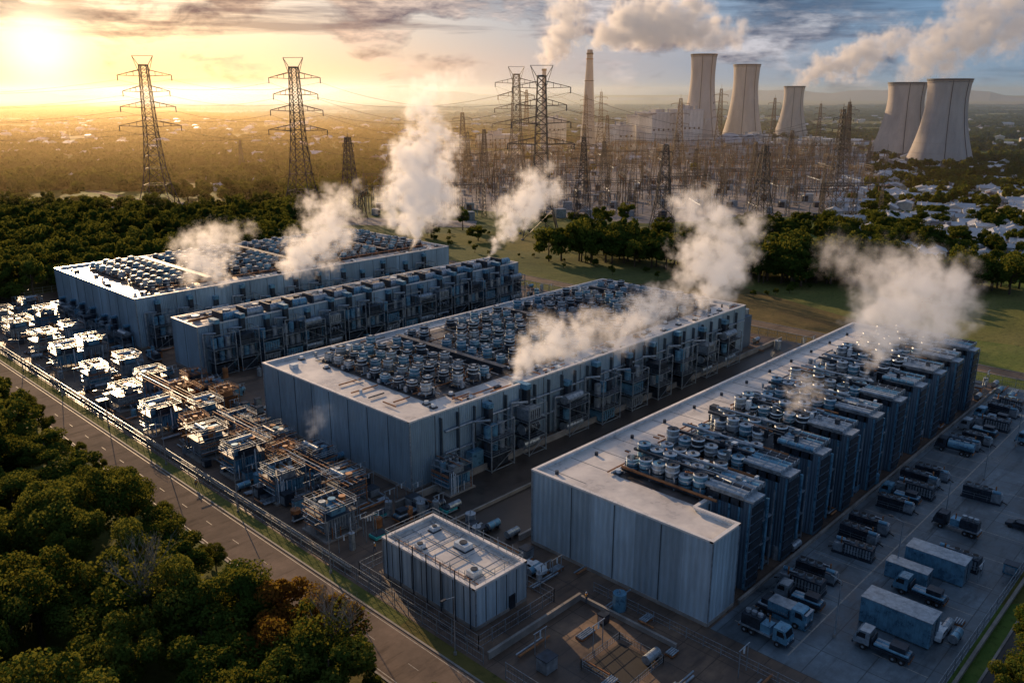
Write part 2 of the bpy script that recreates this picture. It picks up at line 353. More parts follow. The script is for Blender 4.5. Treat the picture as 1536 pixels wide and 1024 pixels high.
# ------------------------------------------------------------ buildings
def building(poly,h,wall,seamstep,roofmat=mRoof,nm='data_center_building'):
    e=empty(nm); b=MB(); b.prism(poly,0,h,wall,False); b.obj('walls',e)
    r=MB(); r.add([(a,c,h-.5) for a,c in poly],[tuple(range(len(poly)))],roofmat); r.obj('roof_deck',e)
    p=MB(); n=len(poly); s=MB()
    for i in range(n):
        a=Vector(poly[i]); c=Vector(poly[(i+1)%n]); dd=(c-a); Ln=dd.length; dd.normalize(); nr=Vector((dd.y,-dd.x))
        q=[a+nr*.12-dd*.12, c+nr*.12+dd*.119, c-nr*.45+dd*.119, a-nr*.45-dd*.12]
        p.prism([tuple(x) for x in q],h-.02-i*.003,h+.28-i*.004,mCope)
        q=[a-nr*.02+dd*.3, c-nr*.02-dd*.3, c-nr*.3-dd*.3, a-nr*.3+dd*.3]
        p.prism([tuple(x) for x in q],h-.51,h-.021,mWhite)
        q=[a+nr*.001-dd*.09, a+nr*.09-dd*.09, a+nr*.09+dd*.22, a+nr*.001+dd*.22][::-1]
        p.prism([tuple(x) for x in q],.52,h-.03,mSteel)
        k=max(1,round(Ln/seamstep))
        for j in range(1,k):
            m_=a+dd*(Ln*j/k); q=[m_-dd*.07,m_+nr*.05-dd*.07,m_+nr*.05+dd*.07,m_+dd*.07]
            s.prism([tuple(x) for x in q][::1],.5,h-.25,mSeam)
        q=[a,a+nr*.12-dd*.0,c+nr*.12,c]; s.prism([tuple(x) for x in q],0,.5+i*.003,mConc)
    p.obj('parapet',e); s.obj('wall_seams',e); return e
def roof_clutter(e,x0,x1,y0,y1,z,n,seed):
    random.seed(seed); b=MB()
    for i in range(n):
        x=U(x0,x1); y=U(y0,y1); t=random.randint(0,4)
        if t==0: b.cbox(x,y,z,U(.6,1.6),U(.6,1.6),U(.5,1.1),random.choice([mWhite,mDark,mSteel]))
        elif t==1: b.cyl(x,y,z,z+U(.6,1.5),U(.2,.5),random.choice([mWhite,mDark,mSteel]))
        elif t==2: l=U(3,12); b.tube((x,y,z+.4),(min(x+l,x1),y,z+.4),.14,random.choice([mRust,mSteel,mDark]))
        elif t==3: l=U(2,6); b.tube((x,y,z+.5),(x,min(y+l,y1),z+.5),.14,random.choice([mRust,mSteel]))
        else: b.cbox(x,y,z,1.2,1.2,.3,mDark); b.cyl(x,y,z+.3,z+.8,.45,mWhite)
    b.obj('roof_services',e)
B=building([(88,110),(208,110),(208,160),(88,160)],13.5,mWall,6)
sheet('equipment_deck',98,205,117,155,13.03,mRoofD,B)
random.seed(5)
for i in range(26):
    for j in range(9):
        x=99.8+i*4.08; y=119+j*4.2
        if R_()<.08 or (i%9==5) : continue
        inst(random.choice(fans),'cooling_fan_unit',(x+U(-.35,.35),y+U(-.35,.35),13.05),random.choice([0,math.pi/2,math.pi]),(U(.85,1.05),U(.85,1.05),U(.7,1.2)),B)
b=MB()
for i in range(26):
    x=101.8+i*4.08
    if i%2==0: b.box(x-.1,x+.1,117.5,154.5,13.5,13.68,mSteel)
    if i%9==5: b.box(x-2.2,x-.9,118,154,13.04,14.6,mDark); b.tube((x-.2,118,14),(x-.2,154,14),.3,mSteel)
for j in range(5): b.tube((98,121+j*8.4,13.7),(204,121+j*8.4,13.7),.14,mSteel if j%3 else mRust)
b.obj('roof_pipe_rack',B)
roof_clutter(B,92,207,111.3,116.5,13.0,70,3); roof_clutter(B,90,97,114,156,13.0,10,4); roof_clutter(B,90,207,156,159,13,24,9)
for k,x in enumerate([107,117,131,141,152,162,173,184,196]):
    inst(fac[k%6],'facade_equipment',(x,110,0),0,(1,1,U(.85,1.0)),B)
b=MB()
for z in (5.2,9.6): b.tube((96,109.5,z),(207,109.5,z),.22,mSteel)
for k in range(26):
    x=95+k*4.3; b.box(x,x+.25,109.3,109.97,.5,12.6,mSeam)
b.box(208.2,216,112,128,0,9,mWallD); b.box(208.25,219,130,150,0,7.5,mWall)
for i in range(12): b.cyl(210+ (i%4)*2,114+(i//4)*4.5,9,10.5,.9,mSteel)
b.box(101,104,107.5,109.2,0,4.2,mBlue)
b.obj('wall_services',B)
inst(skids[1],'chiller_skid',(94.5,106,0),0,.85,B)
A2=building([(93,200.7),(212,200.7),(212,215),(93,215)],12.7,mWall,7)
random.seed(8)
for k in range(17): inst(fac[(k*5)%6],'facade_equipment',(98+k*6.9,200.7,0),0,(1,.9,1),A2)
b=MB()
for k in range(16):
    x=101+k*6.9; hdrum(b,x,x+5,203.4,13.4,1.2,mSteel if k%3 else mBlue); b.box(x-1,x-.5,200.9,206,12.9,15.2,mDark)
for j in range(26): b.cyl(97+j*4.4,209.5+U(-.6,.6),12.2,13.8,U(.7,1.1),random.choice([mSteel,mDark,mWhite]))
b.tube((94,207,13.2),(210,207,13.2),.3,mRust); b.tube((94,212.5,13),(210,212.5,13),.25,mSteel)
for k in range(6): b.box(101+k*18,110+k*18,208,213,12.25,13.1,mRoofD)
b.obj('roof_ducts',A2); roof_clutter(A2,94,211,206,214,12.2,90,12)
A1=building([(92,235),(210,235),(210,298),(92,298)],14.5,mWall,6)
sheet('equipment_deck',99,207,243,293,14.03,M('roof_deck_brown',(.28,.17,.11),(.10,.065,.045),.5,.1,.3,.2),A1)
for i in range(25):
    for j in range(11):
        if R_()<.06 or i%8==4: continue
        inst(random.choice(fans),'cooling_fan_unit',(101.5+i*4.25+U(-.3,.3),245+j*4.5+U(-.3,.3),14.05),random.choice([0,math.pi/2]),U(.85,1.05),A1)
b=MB()
for j in range(0,12,2): b.tube((100,242.8+j*4.5,14.9),(206,242.8+j*4.5,14.9),.16,mRust)
for i in range(3): b.box(117.5+i*34,119.5+i*34,243,292,14.1,15.8,mDark)
b.obj('roof_pipe_rack',A1); roof_clutter(A1,94,209,236,242,14,70,15); roof_clutter(A1,93.5,98,237,296,14,20,16)
for k,x in enumerate(range(98,205,9)): inst(fac[k%6],'facade_equipment',(x,235,0),0,(1,.8,.95),A1)
for k in range(7): inst(fac[(k+2)%6],'facade_equipment',(92,241+k*8.4,0),-math.pi/2,(.9,.9,.5),A1)
C=building([(90,49.5),(97,49.5),(97,56.5),(213,56.5),(213,82),(90,82)],12.8,mWallC,8)
sheet('equipment_deck',98.5,211,57.5,71.5,12.33,mRoofD,C)
def slab_tower(seed):
    random.seed(seed); b=MB(); b.box(-1.6,1.6,-6.4,-.05,0,14.2,mWallD); b.box(-1.75,1.75,-6.6,.4,14.2,14.5,mSteel)
    for i in range(9): b.box(-1.66+.0,1.66,-6.55,-6.403,.8+i*1.45,1.9+i*1.45,mDark)
    for i in range(4): b.box(-1.7,-1.603,-6.2+i*1.6,-5.9+i*1.6,0.2,14.0,mBlue)
    for i in range(3):
        b.box(1.9,5.6,-4.8,-.6,.8+i*4,3.6+i*4,random.choice([mBlue,mDark,mWallD])); b.box(1.65,7.6,-5.2,-.3,.45+i*4,.6+i*4,mSteel)
        hdrum(b,1.9,7.4,-2.6,4.3+i*3.6,.55,mSteel)
    b.tube((3,-5.4,0),(3,-5.4,13),.2,mSteel); b.tube((5.6,-5.2,0),(5.6,-5.2,12),.26,mBlue); b.beam((7.6,-5.2,0),(7.6,-5.2,12.6),.2,mSteel)
    return b.mesh('cooling_stack_tower')
st=[slab_tower(60),slab_tower(61)]
def hdrum_y(b,x,y0,y1,z,r,mat):
    b.tube((x,y0,z),(x,y1,z),r,mat,n=10); k=int((y1-y0)/1.3)
    for i in range(k+1): y=y0+(y1-y0)*i/k; b.tube((x,y-.07,z),(x,y+.07,z),r*1.1,mSteel,n=10)
def drum_bank(seed):
    random.seed(seed); b=MB(); b.box(-4.2,4.2,-.5,14.2,.3,.6,mDark)
    for x in (-4,0,4):
        for y in (0,4.5,9,13.6): b.beam((x,y,0),(x,y,2.0),.16,mSteel)
    for r,x in enumerate((-2.7,.3,3.0)):
        for j in range(6):
            if random.random()<.12: continue
            y=.9+j*2.45; m_=random.choice([mBlue,mSteel,mBlue,mDark]); h=U(1.5,3.2)
            b.cyl(x,y,.6,.6+h,1.05,m_,n=14); b.cyl(x,y,.6+h*.3,.6+h*.38,1.12,mDark,n=14); b.cyl(x,y,.6+h*.65,.6+h*.73,1.12,mWhite,n=14); b.cyl(x,y,.6+h,.8+h,1.12,mWhite,1.0,14,False); b.cyl(x,y,.6+h,.72+h,1.0,random.choice([mBlue,mDark,mSteel]),n=14)
            b.cyl(x,y,.72+h,.9+h,.3,mDark,n=6)
    for j in range(5):
        y=2.1+j*2.45; b.tube((-4.2,y,2.0),(4.2,y,2.0),.14,mSteel)
    b.box(-1.4,-.9,-.5,14,2.9,3.3,mDark); b.tube((1.7,-1,3.2),(1.7,14,3.2),.25,mSteel); b.tube((-4.4,-3,1),(-4.4,14,1),.22,mRust)
    b.box(-3.2,2.8,-6.5,-.6,.7,2.0,mDark)
    for i in range(6): hdrum_y(b,-2.9+i*1.1,-6.6,-.4,2.4,.45,random.choice([mSteel,mBlue,mDark]))
    for k in range(14):
        x=U(-4,4); y=U(-6,13); b.cbox(x,y,2.2,U(.4,1),U(.4,1),U(.6,1.6),random.choice([mDark,mSteel,mDark,mWhite]))
    for k in range(5): x=U(-4,4); y=U(-5,10); b.tube((x,y,3),(x+U(-2,2),y+U(1,4),3+U(-.5,.6)),.14,random.choice([mRust,mDark,mSteel]))
    return b.mesh('drum_cooler_bank')
db=[drum_bank(70),drum_bank(71),drum_bank(72),drum_bank(73)]
for i in range(10):
    x=103+i*11.2; inst(st[i%2],'cooling_stack_tower',(x,56.45,0),0,1,C)
    inst(db[i%4],'drum_cooler_bank',(x+1.5,58,12.3),0,1,C)
b=MB()
for k in range(56): b.box(98.5+k*2,98.7+k*2,56.3,56.497,.5,12.2,mSeam)
b.tube((98,72.4,12.8),(211,72.4,12.8),.2,mSteel); b.tube((98,73.2,12.7),(211,73.2,12.7),.12,mRust)
for k in range(12): b.cyl(92.5+k*10,79,12.3,12.9,.3,mDark)
for k in range(20): b.box(93+k*5.8,93.08+k*5.8,73.5,81.4,12.303,12.33,mSeam)
b.obj('roof_services',C); roof_clutter(C,99,211,71.8,76,12.3,50,21)
S=building([(67.5,71.7),(77.5,71.7),(77.5,91.7),(67.5,91.7)],6.2,mWallC,2.2,mRoof,'switchgear_building')
b=MB(); rail(b,67.8,77.2,72,91.4,6.5,1.2,mSteel,1.6)
for i in range(7): b.beam((67.3,72.5+i*3,0),(67.3,72.5+i*3,7.8),.12,mDark)
b.box(74,75.2,71.55,71.697,.1,2.3,mDark); b.tube((78,84,0),(78,84,9),.06,mSteel)
for i in range(8): b.box(77.51,78.6,74+i*2,75.2+i*2,0,1.4+(i%3)*.5,mDark)
for (x,y,sx,sy,h) in [(70.5,75,1.8,1.4,.9),(74.5,81.5,1.6,2.4,.8),(70,86,1.2,1.2,.7),(75,88.5,1.4,1,.6)]:
    b.cbox(x,y,5.85,sx,sy,h,mWhite); b.cbox(x,y,5.7,sx+.3,sy+.3,.15,mDark); b.cyl(x,y,5.85+h,6.0+h,min(sx,sy)*.38,mDark,n=10)
for x in (69.2,72.6,76.2): b.tube((x,72.6,5.9),(x,91,5.9),.09,mRust if x<70 else mSteel)
for y in (74,79,84,89): b.tube((68,y,6.0),(77,y,6.0),.07,mSteel); b.box(68,77,y+1.4,y+1.46,5.703,5.74,mSeam)
for i in range(6): b.beam((67.8,74+i*3,6.5),(67.8,74+i*3,8.2),.07,mSteel); b.beam((77.2,74+i*3,6.5),(77.2,74+i*3,8.2),.07,mSteel)
b.obj('roof_rail_and_services',S)
# ------------------------------------------------------------ yards
random.seed(11)
for (x,y,k,r) in [(70,109,0,0),(77.5,116,3,1),(71.5,126,1,0),(80.5,129,2,1),(71.5,140,2,0),(80,143,0,1),(70.5,152.5,3,1),(79.5,156,1,0),(69.9,172,2,0),(78,168,3,0),(70.4,192,0,1),(79,198,2,0),(71,212,1,1),(80,214,3,0),(71.9,233,2,0),(80,238,0,0),(72,252,3,1),(82,258,1,0),(72,272,0,0),(82,280,2,1),(73,292,1,0),(84,300,2,0)]:
    inst(skids[k],'transformer_skid',(x,y,0),r*math.pi/2+U(-.02,.02),U(.85,1.0))
for (x,y,k) in [(85,173,0),(85.5,182,1),(79,183,0),(87,192,1),(76.5,134,0),(76,147,1),(72,161,0)]:
    inst(rskids[k],'transformer_skid',(x,y,0),U(-.1,.1),.75)
def yard_clutter(x0,x1,y0,y1,n,seed,name='yard_equipment'):
    random.seed(seed); b=MB()
    for i in range(n):
        x=U(x0,x1); y=U(y0,y1); t=random.randint(0,6)
        if t==0:
            sx=U(1,2.2); sy=U(1,2.2); h=U(1,2.2); b.cbox(x,y,.1,sx,sy,h,random.choice([mDark,mSteel,mBlue,mRust])); b.cbox(x,y,.1+h,sx+.15,sy+.15,.1,mDark); b.cbox(x-sx/2-.03,y,.3,.05,sy*.7,h*.7,mSteel)
        elif t==1: h=U(1.5,3); b.cyl(x,y,0,h,U(.4,1.0),random.choice([mSteel,mSteel,mRust,mBlue])); b.tube((x,y,h),(x,y,h+.5),.12,mSteel)
        elif t==2: b.tube((x,y,.5),(x+U(2,6),y,.5),.16,random.choice([mRust,mSteel])); b.tube((x,y+.5,.5),(x+U(2,6),y+.5,.5),.12,mSteel)
        elif t==3: b.tube((x,y,.5),(x,y+U(2,8),.5),.14,random.choice([mRust,mSteel]))
        elif t==4:
            l=U(1.5,3); b.box(x,x+l,y,y+1.2,.05,.25,mRust)
            for k in range(4): b.tube((x,y+.15+k*.3,.38),(x+l,y+.15+k*.3,.38),.12,mSteel)
        elif t==5:
            h=U(2.5,4.5)
            for a in (0,2): b.beam((x+a,y,0),(x+a,y,h),.1,mSteel)
            b.beam((x-.3,y,h),(x+2.3,y,h),.1,mSteel); b.tube((x+1,y,h),(x+1,y,h-.9),.12,mWhite)
        else: hdrum(b,x,x+2.5,y,.9,.6,random.choice([mBlue,mSteel,mDark])); b.box(x+.3,x+.5,y-.5,y+.5,0,.5,mDark); b.box(x+2,x+2.2,y-.5,y+.5,0,.5,mDark)
    return b.obj(name)
yard_clutter(66,86,100,320,560,31); yard_clutter(86,92,163,200,40,32); yard_clutter(66,86,28,64,26,33)
yard_clutter(98,215,162,166,70,34); yard_clutter(95,225,188,197,110,35); yard_clutter(210,226,100,240,90,36); yard_clutter(79,88,70,104,32,37); yard_clutter(98,225,50,54,50,38); yard_clutter(214,226,30,98,50,39);yard_clutter(90,210,218,232,90,40); yard_clutter(108,220,23,27,22,41)
b=MB()
for (x,y) in [(74,101.5),(79,107),(84,84),(92,196),(88,100)]:
    b.cbox(x,y,.1,2.6,2.0,.5,mCyan); b.cbox(x,y,.6,2.2,1.6,.12,mDark); b.tube((x-1,y-1.2,.3),(x+1,y-1.2,.3),.08,mSteel)
b.obj('equipment_covers')
b=MB()
for (ya,yb,xx) in ((112,134,74.5),(140,160,75.5),(166,196,74.6)):
    y0=ya
    while y0<=yb:
        for x in (xx,xx+5): b.beam((x,y0,0),(x,y0,5.2),.14,mRust)
        b.beam((xx,y0,5.2),(xx+5,y0,5.2),.14,mRust); y0+=5
    for k in range(4): b.tube((xx+.6+k*.9,ya-1,5.4),(xx+.6+k*.9,yb+1,5.4),.13,[mRust,mSteel,mRust,mDark][k])
b.obj('pipe_rack')
# ------------------------------------------------------------ fences, walls
def fence(name,pts,h=2.4,step=3,mesh=True):
    b=MB()
    for i in range(len(pts)-1):
        a=Vector(pts[i]); c=Vector(pts[i+1]); Ln=(c-a).length; k=int(Ln/step)
        for j in range(k+1):
            p=a+(c-a)*(j/k); b.beam((p.x,p.y,0),(p.x,p.y,h),.09,mSteel)
        for z in (.3,h*.55,h-.05): b.beam((a.x,a.y,z),(c.x,c.y,z),.04,mSteel)
        k=int(Ln/.5)
        for j in range(k): p=a+(c-a)*(j/k); b.beam((p.x,p.y,.1),(p.x,p.y,h-.1),.018,mDark)
    return b.obj(name)
fence('perimeter_fence',[(63.4,66),(63.4,330)]); fence('perimeter_fence',[(63.4,62),(63.4,22),(228,22)])
fence('perimeter_fence',[(228,22),(228,330),(63.4,330)]); fence('compound_fence',[(65,68.5),(80,68.5),(80,94.5),(65,94.5),(65,68.5)],2.2,2.5)
fence('compound_fence',[(86,24),(86,66)],1.6,2.5)
def wall(name,x0,x1,y0,y1,h):
    b=MB(); b.box(x0,x1,y0,y1,0,h,mConc); b.box(x0-.06,x1+.06,y0-.06,y1+.06,h,h+.12,mConc)
    return b.obj(name)
wall('low_concrete_wall',64.3,64.6,96,330,.7); wall('low_concrete_wall',82,226,107,107.3,1.2); wall('low_concrete_wall',82,226,96,96.25,.5)
wall('low_concrete_wall',89,226,83.7,84,1.0); wall('low_concrete_wall',64.5,83,66,66.3,1.0); wall('low_concrete_wall',83,83.3,50,66.3,.6)
wall('low_concrete_wall',98,226,49,49.3,.5); wall('low_concrete_wall',64,226,21,21.3,.6)
sheet('dark_pit_sheet',72,79,50,56,.016,mBlack)  # flat black sheet laid where the dark pit is
fence('compound_fence',[(71.5,49.5),(79.5,49.5),(79.5,56.5),(71.5,56.5),(71.5,49.5)],1.2,2.5)
# ------------------------------------------------------------ vehicles
def truck(kind,seed,cabm):
    random.seed(seed); b=MB(); body={'box':mBlue,'gen':mDark,'flat':mSteel,'tank':mBlue}[kind]
    b.box(-3.9,3.6,-.45,.45,.75,1.0,mDark)
    for x in (-2.9,-1.7,2.5):
        for y in (-1.05,1.05):
            b.tube((x,y-.16,.5),(x,y+.16,.5),.5,mBlack,n=14); b.tube((x,y-.18,.5),(x,y+.18,.5),.2,mSteel,n=8)
    pr=[(1.7,.9),(3.95,.9),(4.0,1.6),(3.85,1.9),(3.5,2.9),(3.2,3.05),(1.7,3.05)]
    n=len(pr); vs=[(x,-1.15,z) for x,z in pr]+[(x,1.15,z) for x,z in pr]
    b.add(vs,[tuple(range(n)),tuple(range(2*n-1,n-1,-1))]+[(i,i+n,(i+1)%n+n,(i+1)%n) for i in range(n)],cabm)
    b.add([(3.87,-1.0,1.95),(3.87,1.0,1.95),(3.55,1.0,2.82),(3.55,-1.0,2.82)],[(0,1,2,3)],mGlass)
    for s_ in (-1.16,1.16): b.add([(2.3,s_,1.9),(3.5,s_,1.9),(3.25,s_,2.75),(2.3,s_,2.75)],[(0,1,2,3)],mGlass)
    b.box(3.95,4.12,-1.15,1.15,.6,1.0,mDark)
    for y in (-.95,.75): b.box(4.0,4.06,y,y+.22,1.1,1.35,mWhite)
    for y in (-1.35,1.2): b.box(3.4,3.5,y,y+.15,1.9,2.5,mDark)
    b.box(-3.95,-3.8,-1.1,1.1,.6,.9,mRust)
    if kind=='box':
        b.box(-3.95,1.5,-1.22,1.22,1.0,3.6,body); b.box(-3.98,1.53,-1.25,1.25,3.6,3.68,mSteel)
        for i in range(9): b.box(-3.8+i*.6,-3.74+i*.6,-1.26,-1.223,1.1,3.5,mSteel); b.box(-3.8+i*.6,-3.74+i*.6,1.223,1.26,1.1,3.5,mSteel)
    elif kind=='gen':
        b.box(-3.9,1.3,-1.15,1.15,1.0,1.25,mSteel); b.box(-3.6,-.6,-1,1,1.25,3.0,mDark); b.box(-.5,1.1,-.9,.9,1.25,2.5,mBlue)
        for i in range(3): b.cyl(-3+i*1,0,3.0,3.5,.42,mSteel)
        b.tube((.3,.5,2.5),(.3,.5,3.6),.12,mRust)
    elif kind=='flat':
        b.box(-3.95,1.4,-1.2,1.2,1.0,1.2,mDark); b.box(1.3,1.42,-1.2,1.2,1.2,2.4,mDark)
        for i in range(4): b.tube((-3.7,-.75+i*.5,1.45),(1.1,-.75+i*.5,1.45),.24,mBlue if i%2 else mSteel)
        b.box(-3.2,-1,-.9,.9,1.75,2.5,mDark)
    else:
        b.tube((-3.9,0,2.0),(1.4,0,2.0),1.05,body,n=16)
        for i in range(3): b.cyl(-3+i*1.7,0,3.0,3.25,.3,mDark)
        b.box(-3.8,1.2,-.25,.25,3.06,3.12,mSteel)
    return b.mesh(kind+'_truck')
def genset(seed):
    random.seed(seed); b=MB(); b.box(-3.6,3.6,-1.3,1.3,0,.35,mDark); bm=random.choice([mDark,mBlue,mWallD])
    b.box(-3.4,1.6,-1.15,1.15,.35,2.5,bm); b.box(1.75,3.4,-1.0,1.0,.35,1.9,mSteel)
    for i in range(9): b.box(-3.2+i*.52,-3.2+i*.52+.3,-1.2,-1.153,.6,2.2,mDark); b.box(-3.2+i*.52,-3.2+i*.52+.3,1.153,1.2,.6,2.2,mSteel)
    for i in range(3): b.cyl(-2.6+i*1.5,0,2.5,2.85,.6,mSteel,.55,12); b.cyl(-2.6+i*1.5,0,2.85,2.88,.5,mBlack,n=12)
    b.tube((2.2,.4,1.9),(2.2,.4,3.2),.14,mRust); b.tube((2.2,.4,2.6),(.5,.4,2.7),.12,mSteel); hdrum(b,1.8,3.3,-.4,2.3,.35,mBlue)
    rail(b,-3.5,3.5,-1.25,1.25,.35,1.0,mSteel,1.8); b.tube((3.4,0,.6),(4.6,0,.15),.1,mBlack)
    return b.mesh('generator_set')
TR=[('box_truck',truck('box',1,mBlue)),('generator_truck',truck('gen',2,mDark)),('flatbed_truck',truck('flat',3,mBlue)),('tanker_truck',truck('tank',4,mDark)),('generator_truck',truck('gen',5,mBlue)),('flatbed_truck',truck('flat',6,mSteel)),('generator_set',genset(1)),('generator_set',genset(2)),('generator_set',genset(5))]
random.seed(3)
x=93.6
while x<212:
    k=random.choice([1,6,2,4,6,7,3,2,8,7,5]); nm,me=TR[k]
    if R_()<.9: inst(me,nm,(x,43.5+U(-1,1),.014),(math.pi/2 if R_()<.4 else -math.pi/2)+U(-.08,.08),U(.8,.95))
    x+=U(3.7,6.6)
def container():
    b=MB(); b.box(-4,4,-1.6,1.6,.15,3.4,mBlue); b.box(-4.05,4.05,-1.65,1.65,3.4,3.5,mSteel)
    for i in range(16):
        b.box(-3.8+i*.5,-3.62+i*.5,-1.68,-1.603,.3,3.3,mBlue); b.box(-3.8+i*.5,-3.62+i*.5,1.603,1.68,.3,3.3,mBlue)
    for x in (-3.95,3.75):
        for y in (-1.55,1.35): b.box(x,x+.2,y,y+.2,0,.15,mDark)
    b.box(-4.06,-4.003,-.04,.04,.3,3.2,mDark)
    for y in (-1,-.5,.5,1): b.box(-4.08,-4.003,y-.03,y+.03,.3,3.2,mSteel)
    return b.mesh('shipping_container')
ct=container()
for (x,y,r,s) in [(107.5,30.5,math.pi/2,1.15),(99.3,42.1,math.pi/2,.7),(126,31.6,math.pi/2,1.05),(121,34,math.pi/2,.75)]: inst(ct,'shipping_container',(x,y,.012),r,s)
for (k,x,y,r) in [(5,101,30,1.6),(1,142,33.5,1.55),(6,157.4,34,-1.5),(2,117.5,31,1.57),(7,131,30,1.5),(2,190,33,1.5),(6,205,30,1.6),(2,220,60,0),(1,221,75,1.5)]:
    nm,me=TR[k]; inst(me,nm,(x,y,.012),r,.9)
for (k,x,y,r) in [(5,82,103,0),(2,90,186,1.2),(0,84,205,.3),(4,90,222,1.5),(3,75,262,1.5),(5,80,92,1.57)]:
    nm,me=TR[k]; inst(me,nm,(x,y,.012),r,.85)
def car(seed,m):
    b=MB(); pr=[(-2.1,.35),(2.1,.35),(2.15,.8),(1.1,.95),(.5,1.42),(-1.2,1.45),(-1.9,1.0),(-2.15,.9)]
    n=len(pr); vs=[(x,-.85,z) for x,z in pr]+[(x,.85,z) for x,z in pr]
    b.add(vs,[tuple(range(n)),tuple(range(2*n-1,n-1,-1))]+[(i,i+n,(i+1)%n+n,(i+1)%n) for i in range(n)],m)
    for s_ in (-.86,.86): b.add([(-1.5,s_,.97),(.9,s_,.97),(.4,s_,1.36),(-1.1,s_,1.38)],[(0,1,2,3)],mGlass)
    b.add([(1.09,-.75,.98),(1.09,.75,.98),(.55,.75,1.4),(.55,-.75,1.4)],[(0,1,2,3)],mGlass)
    for x in (-1.35,1.35):
        for y in (-.85,.85): b.tube((x,y-.1,.33),(x,y+.1,.33),.33,mBlack,n=12)
    return b.mesh('parked_car')
cars=[car(0,mWhite),car(1,mDark),car(2,mBlue)]
for (x,y,r,k) in [(84,76,1.5,0),(86,90,.2,1),(83,196,0,0),(76,224,1.6,2),(110,26,0,0),(150,26,1.5,1),(216,44,0,2),(73,45,.8,0)]: inst(cars[k],'parked_car',(x,y,.014),r)
def lamp():
    b=MB(); b.cyl(0,0,0,.4,.22,mConc); b.tube((0,0,.3),(0,0,8.5),.1,mSteel,.06); b.tube((0,0,8.5),(1.6,0,8.9),.05,mSteel); b.box(1.4,2.2,-.16,.16,8.82,8.97,mDark); return b.mesh('street_lamp')
lp=lamp()
for i in range(9): inst(lp,'street_lamp',(62.2,70+i*28,0),math.pi)
for i in range(6): inst(lp,'street_lamp',(100+i*22,36,0.008),math.pi/2)
def person(loc,rz,stride):
    V=[(0,0,.95),(0,0,1.15),(0,0,1.42),(0,0,1.52),(.01,0,1.66),(0,.1,.9),(stride*.5,.11,.5),(stride*.4-.05,.11,.07),(stride*.4+.12,.11,.04),(0,-.1,.9),(-stride*.35,-.11,.5),(-stride*.8,-.11,.09),(-stride*.8+.16,-.11,.04),
       (0,.2,1.4),(-stride*.3,.25,1.12),(.05,.26,.87),(0,-.2,1.4),(stride*.3,-.25,1.12),(.2,-.26,.9)]
    E=[(0,1),(1,2),(2,3),(3,4),(0,5),(5,6),(6,7),(7,8),(0,9),(9,10),(10,11),(11,12),(2,13),(13,14),(14,15),(2,16),(16,17),(17,18)]
    Rr=[.15,.15,.16,.06,.105,.1,.07,.05,.04,.1,.07,.05,.04,.07,.05,.035,.07,.05,.035]
    me=bpy.data.meshes.new('worker'); me.from_pydata(V,E,[]); me.materials.append(mCloth)
    o=inst(me,'worker',loc,rz); md=o.modifiers.new('skin','SKIN')
    for i,r in enumerate(Rr): me.skin_vertices[0].data[i].radius=(r,r)
    me.skin_vertices[0].data[0].use_root=True
    o.modifiers.new('sub','SUBSURF').levels=1
    b=MB(); b.cyl(0,0,1.12,1.44,.185,mHiVis,.2,10); b.cyl(.01,0,1.68,1.80,.13,mWhite,.07,10); v=b.obj('vest_and_helmet',o)
for (x,y,r) in [(82,80,.5),(70.5,98,2),(170,30,1),(83,65,3),(61.5,140,1.5)]:
    try: person((x,y,.01),r,.3)
    except Exception as ex: print('person',ex)
# ------------------------------------------------------------ trees
def tree_mesh(name,h,cr,nl,ls,seed,leaf=mLeaf,bark=mBark,trunk=True):
    rng=np.random.default_rng(seed); b=MB(); random.seed(seed)
    nL=rng.integers(15,22); cz=h*.6; lob=[]
    for i in range(nL):
        t=rng.uniform(0,2*math.pi); rr=cr*math.sqrt(rng.uniform(0,.85)); zz=rng.uniform(-.30,.36)*h*(1-.45*rr/cr)
        lob.append((rr*math.cos(t),rr*math.sin(t),cz+zz,cr*rng.uniform(.18,.42)))
    lob=np.array(lob)
    if trunk:
        b.tube((0,0,0),(.1,0,h*.3),h*.028,bark,h*.02,8); b.tube((.1,0,h*.3),(0,.2,h*.75),h*.02,bark,h*.006,6)
        for l in lob[:9]: b.tube((.05,0,h*U(.25,.45)),(l[0]*.9,l[1]*.9,l[2]),h*.01,bark,h*.003,5)
    k=rng.integers(0,nL,nl*2); dv=rng.normal(size=(nl*2,3)); dv/=np.linalg.norm(dv,axis=1)[:,None]
    rad=lob[k,3]*rng.uniform(.65,1.25,nl*2); c=lob[k,:3]+dv*rad[:,None]*np.array([1,1,.85])
    dist=np.linalg.norm(c[:,None,:]-lob[None,:,:3],axis=2)/lob[None,:,3]
    keep=(dist.min(axis=1)>.6)&(c[:,2]>h*.18); c=c[keep][:nl]; dv=dv[keep][:nl]; n=len(c)
    nr=dv+rng.normal(size=(n,3))*.6; nr/=np.linalg.norm(nr,axis=1)[:,None]
    a=np.cross(nr,rng.normal(size=(n,3))); a/=np.linalg.norm(a,axis=1)[:,None]; bb=np.cross(nr,a)
    s=ls*rng.uniform(.5,1.3,n)[:,None]*.5
    vs=np.stack([c-a*s-bb*s*.6,c+a*s*.3-bb*s,c+a*s+bb*s*.5,c-a*s*.4+bb*s],axis=1).reshape(-1,3)
    o=len(b.v); b.v+=[tuple(x) for x in vs]; mi=b.mi(leaf)
    for i in range(n): b.f.append((o+4*i,o+4*i+1,o+4*i+2,o+4*i+3)); b.m.append(mi)
    return b.mesh(name)
near=[tree_mesh('broadleaf_tree',U(12,15),U(4.8,6.2),11000,.38,100+i) for i in range(6)]
brown=tree_mesh('autumn_tree',12,5,8000,.4,120,mLeafB)
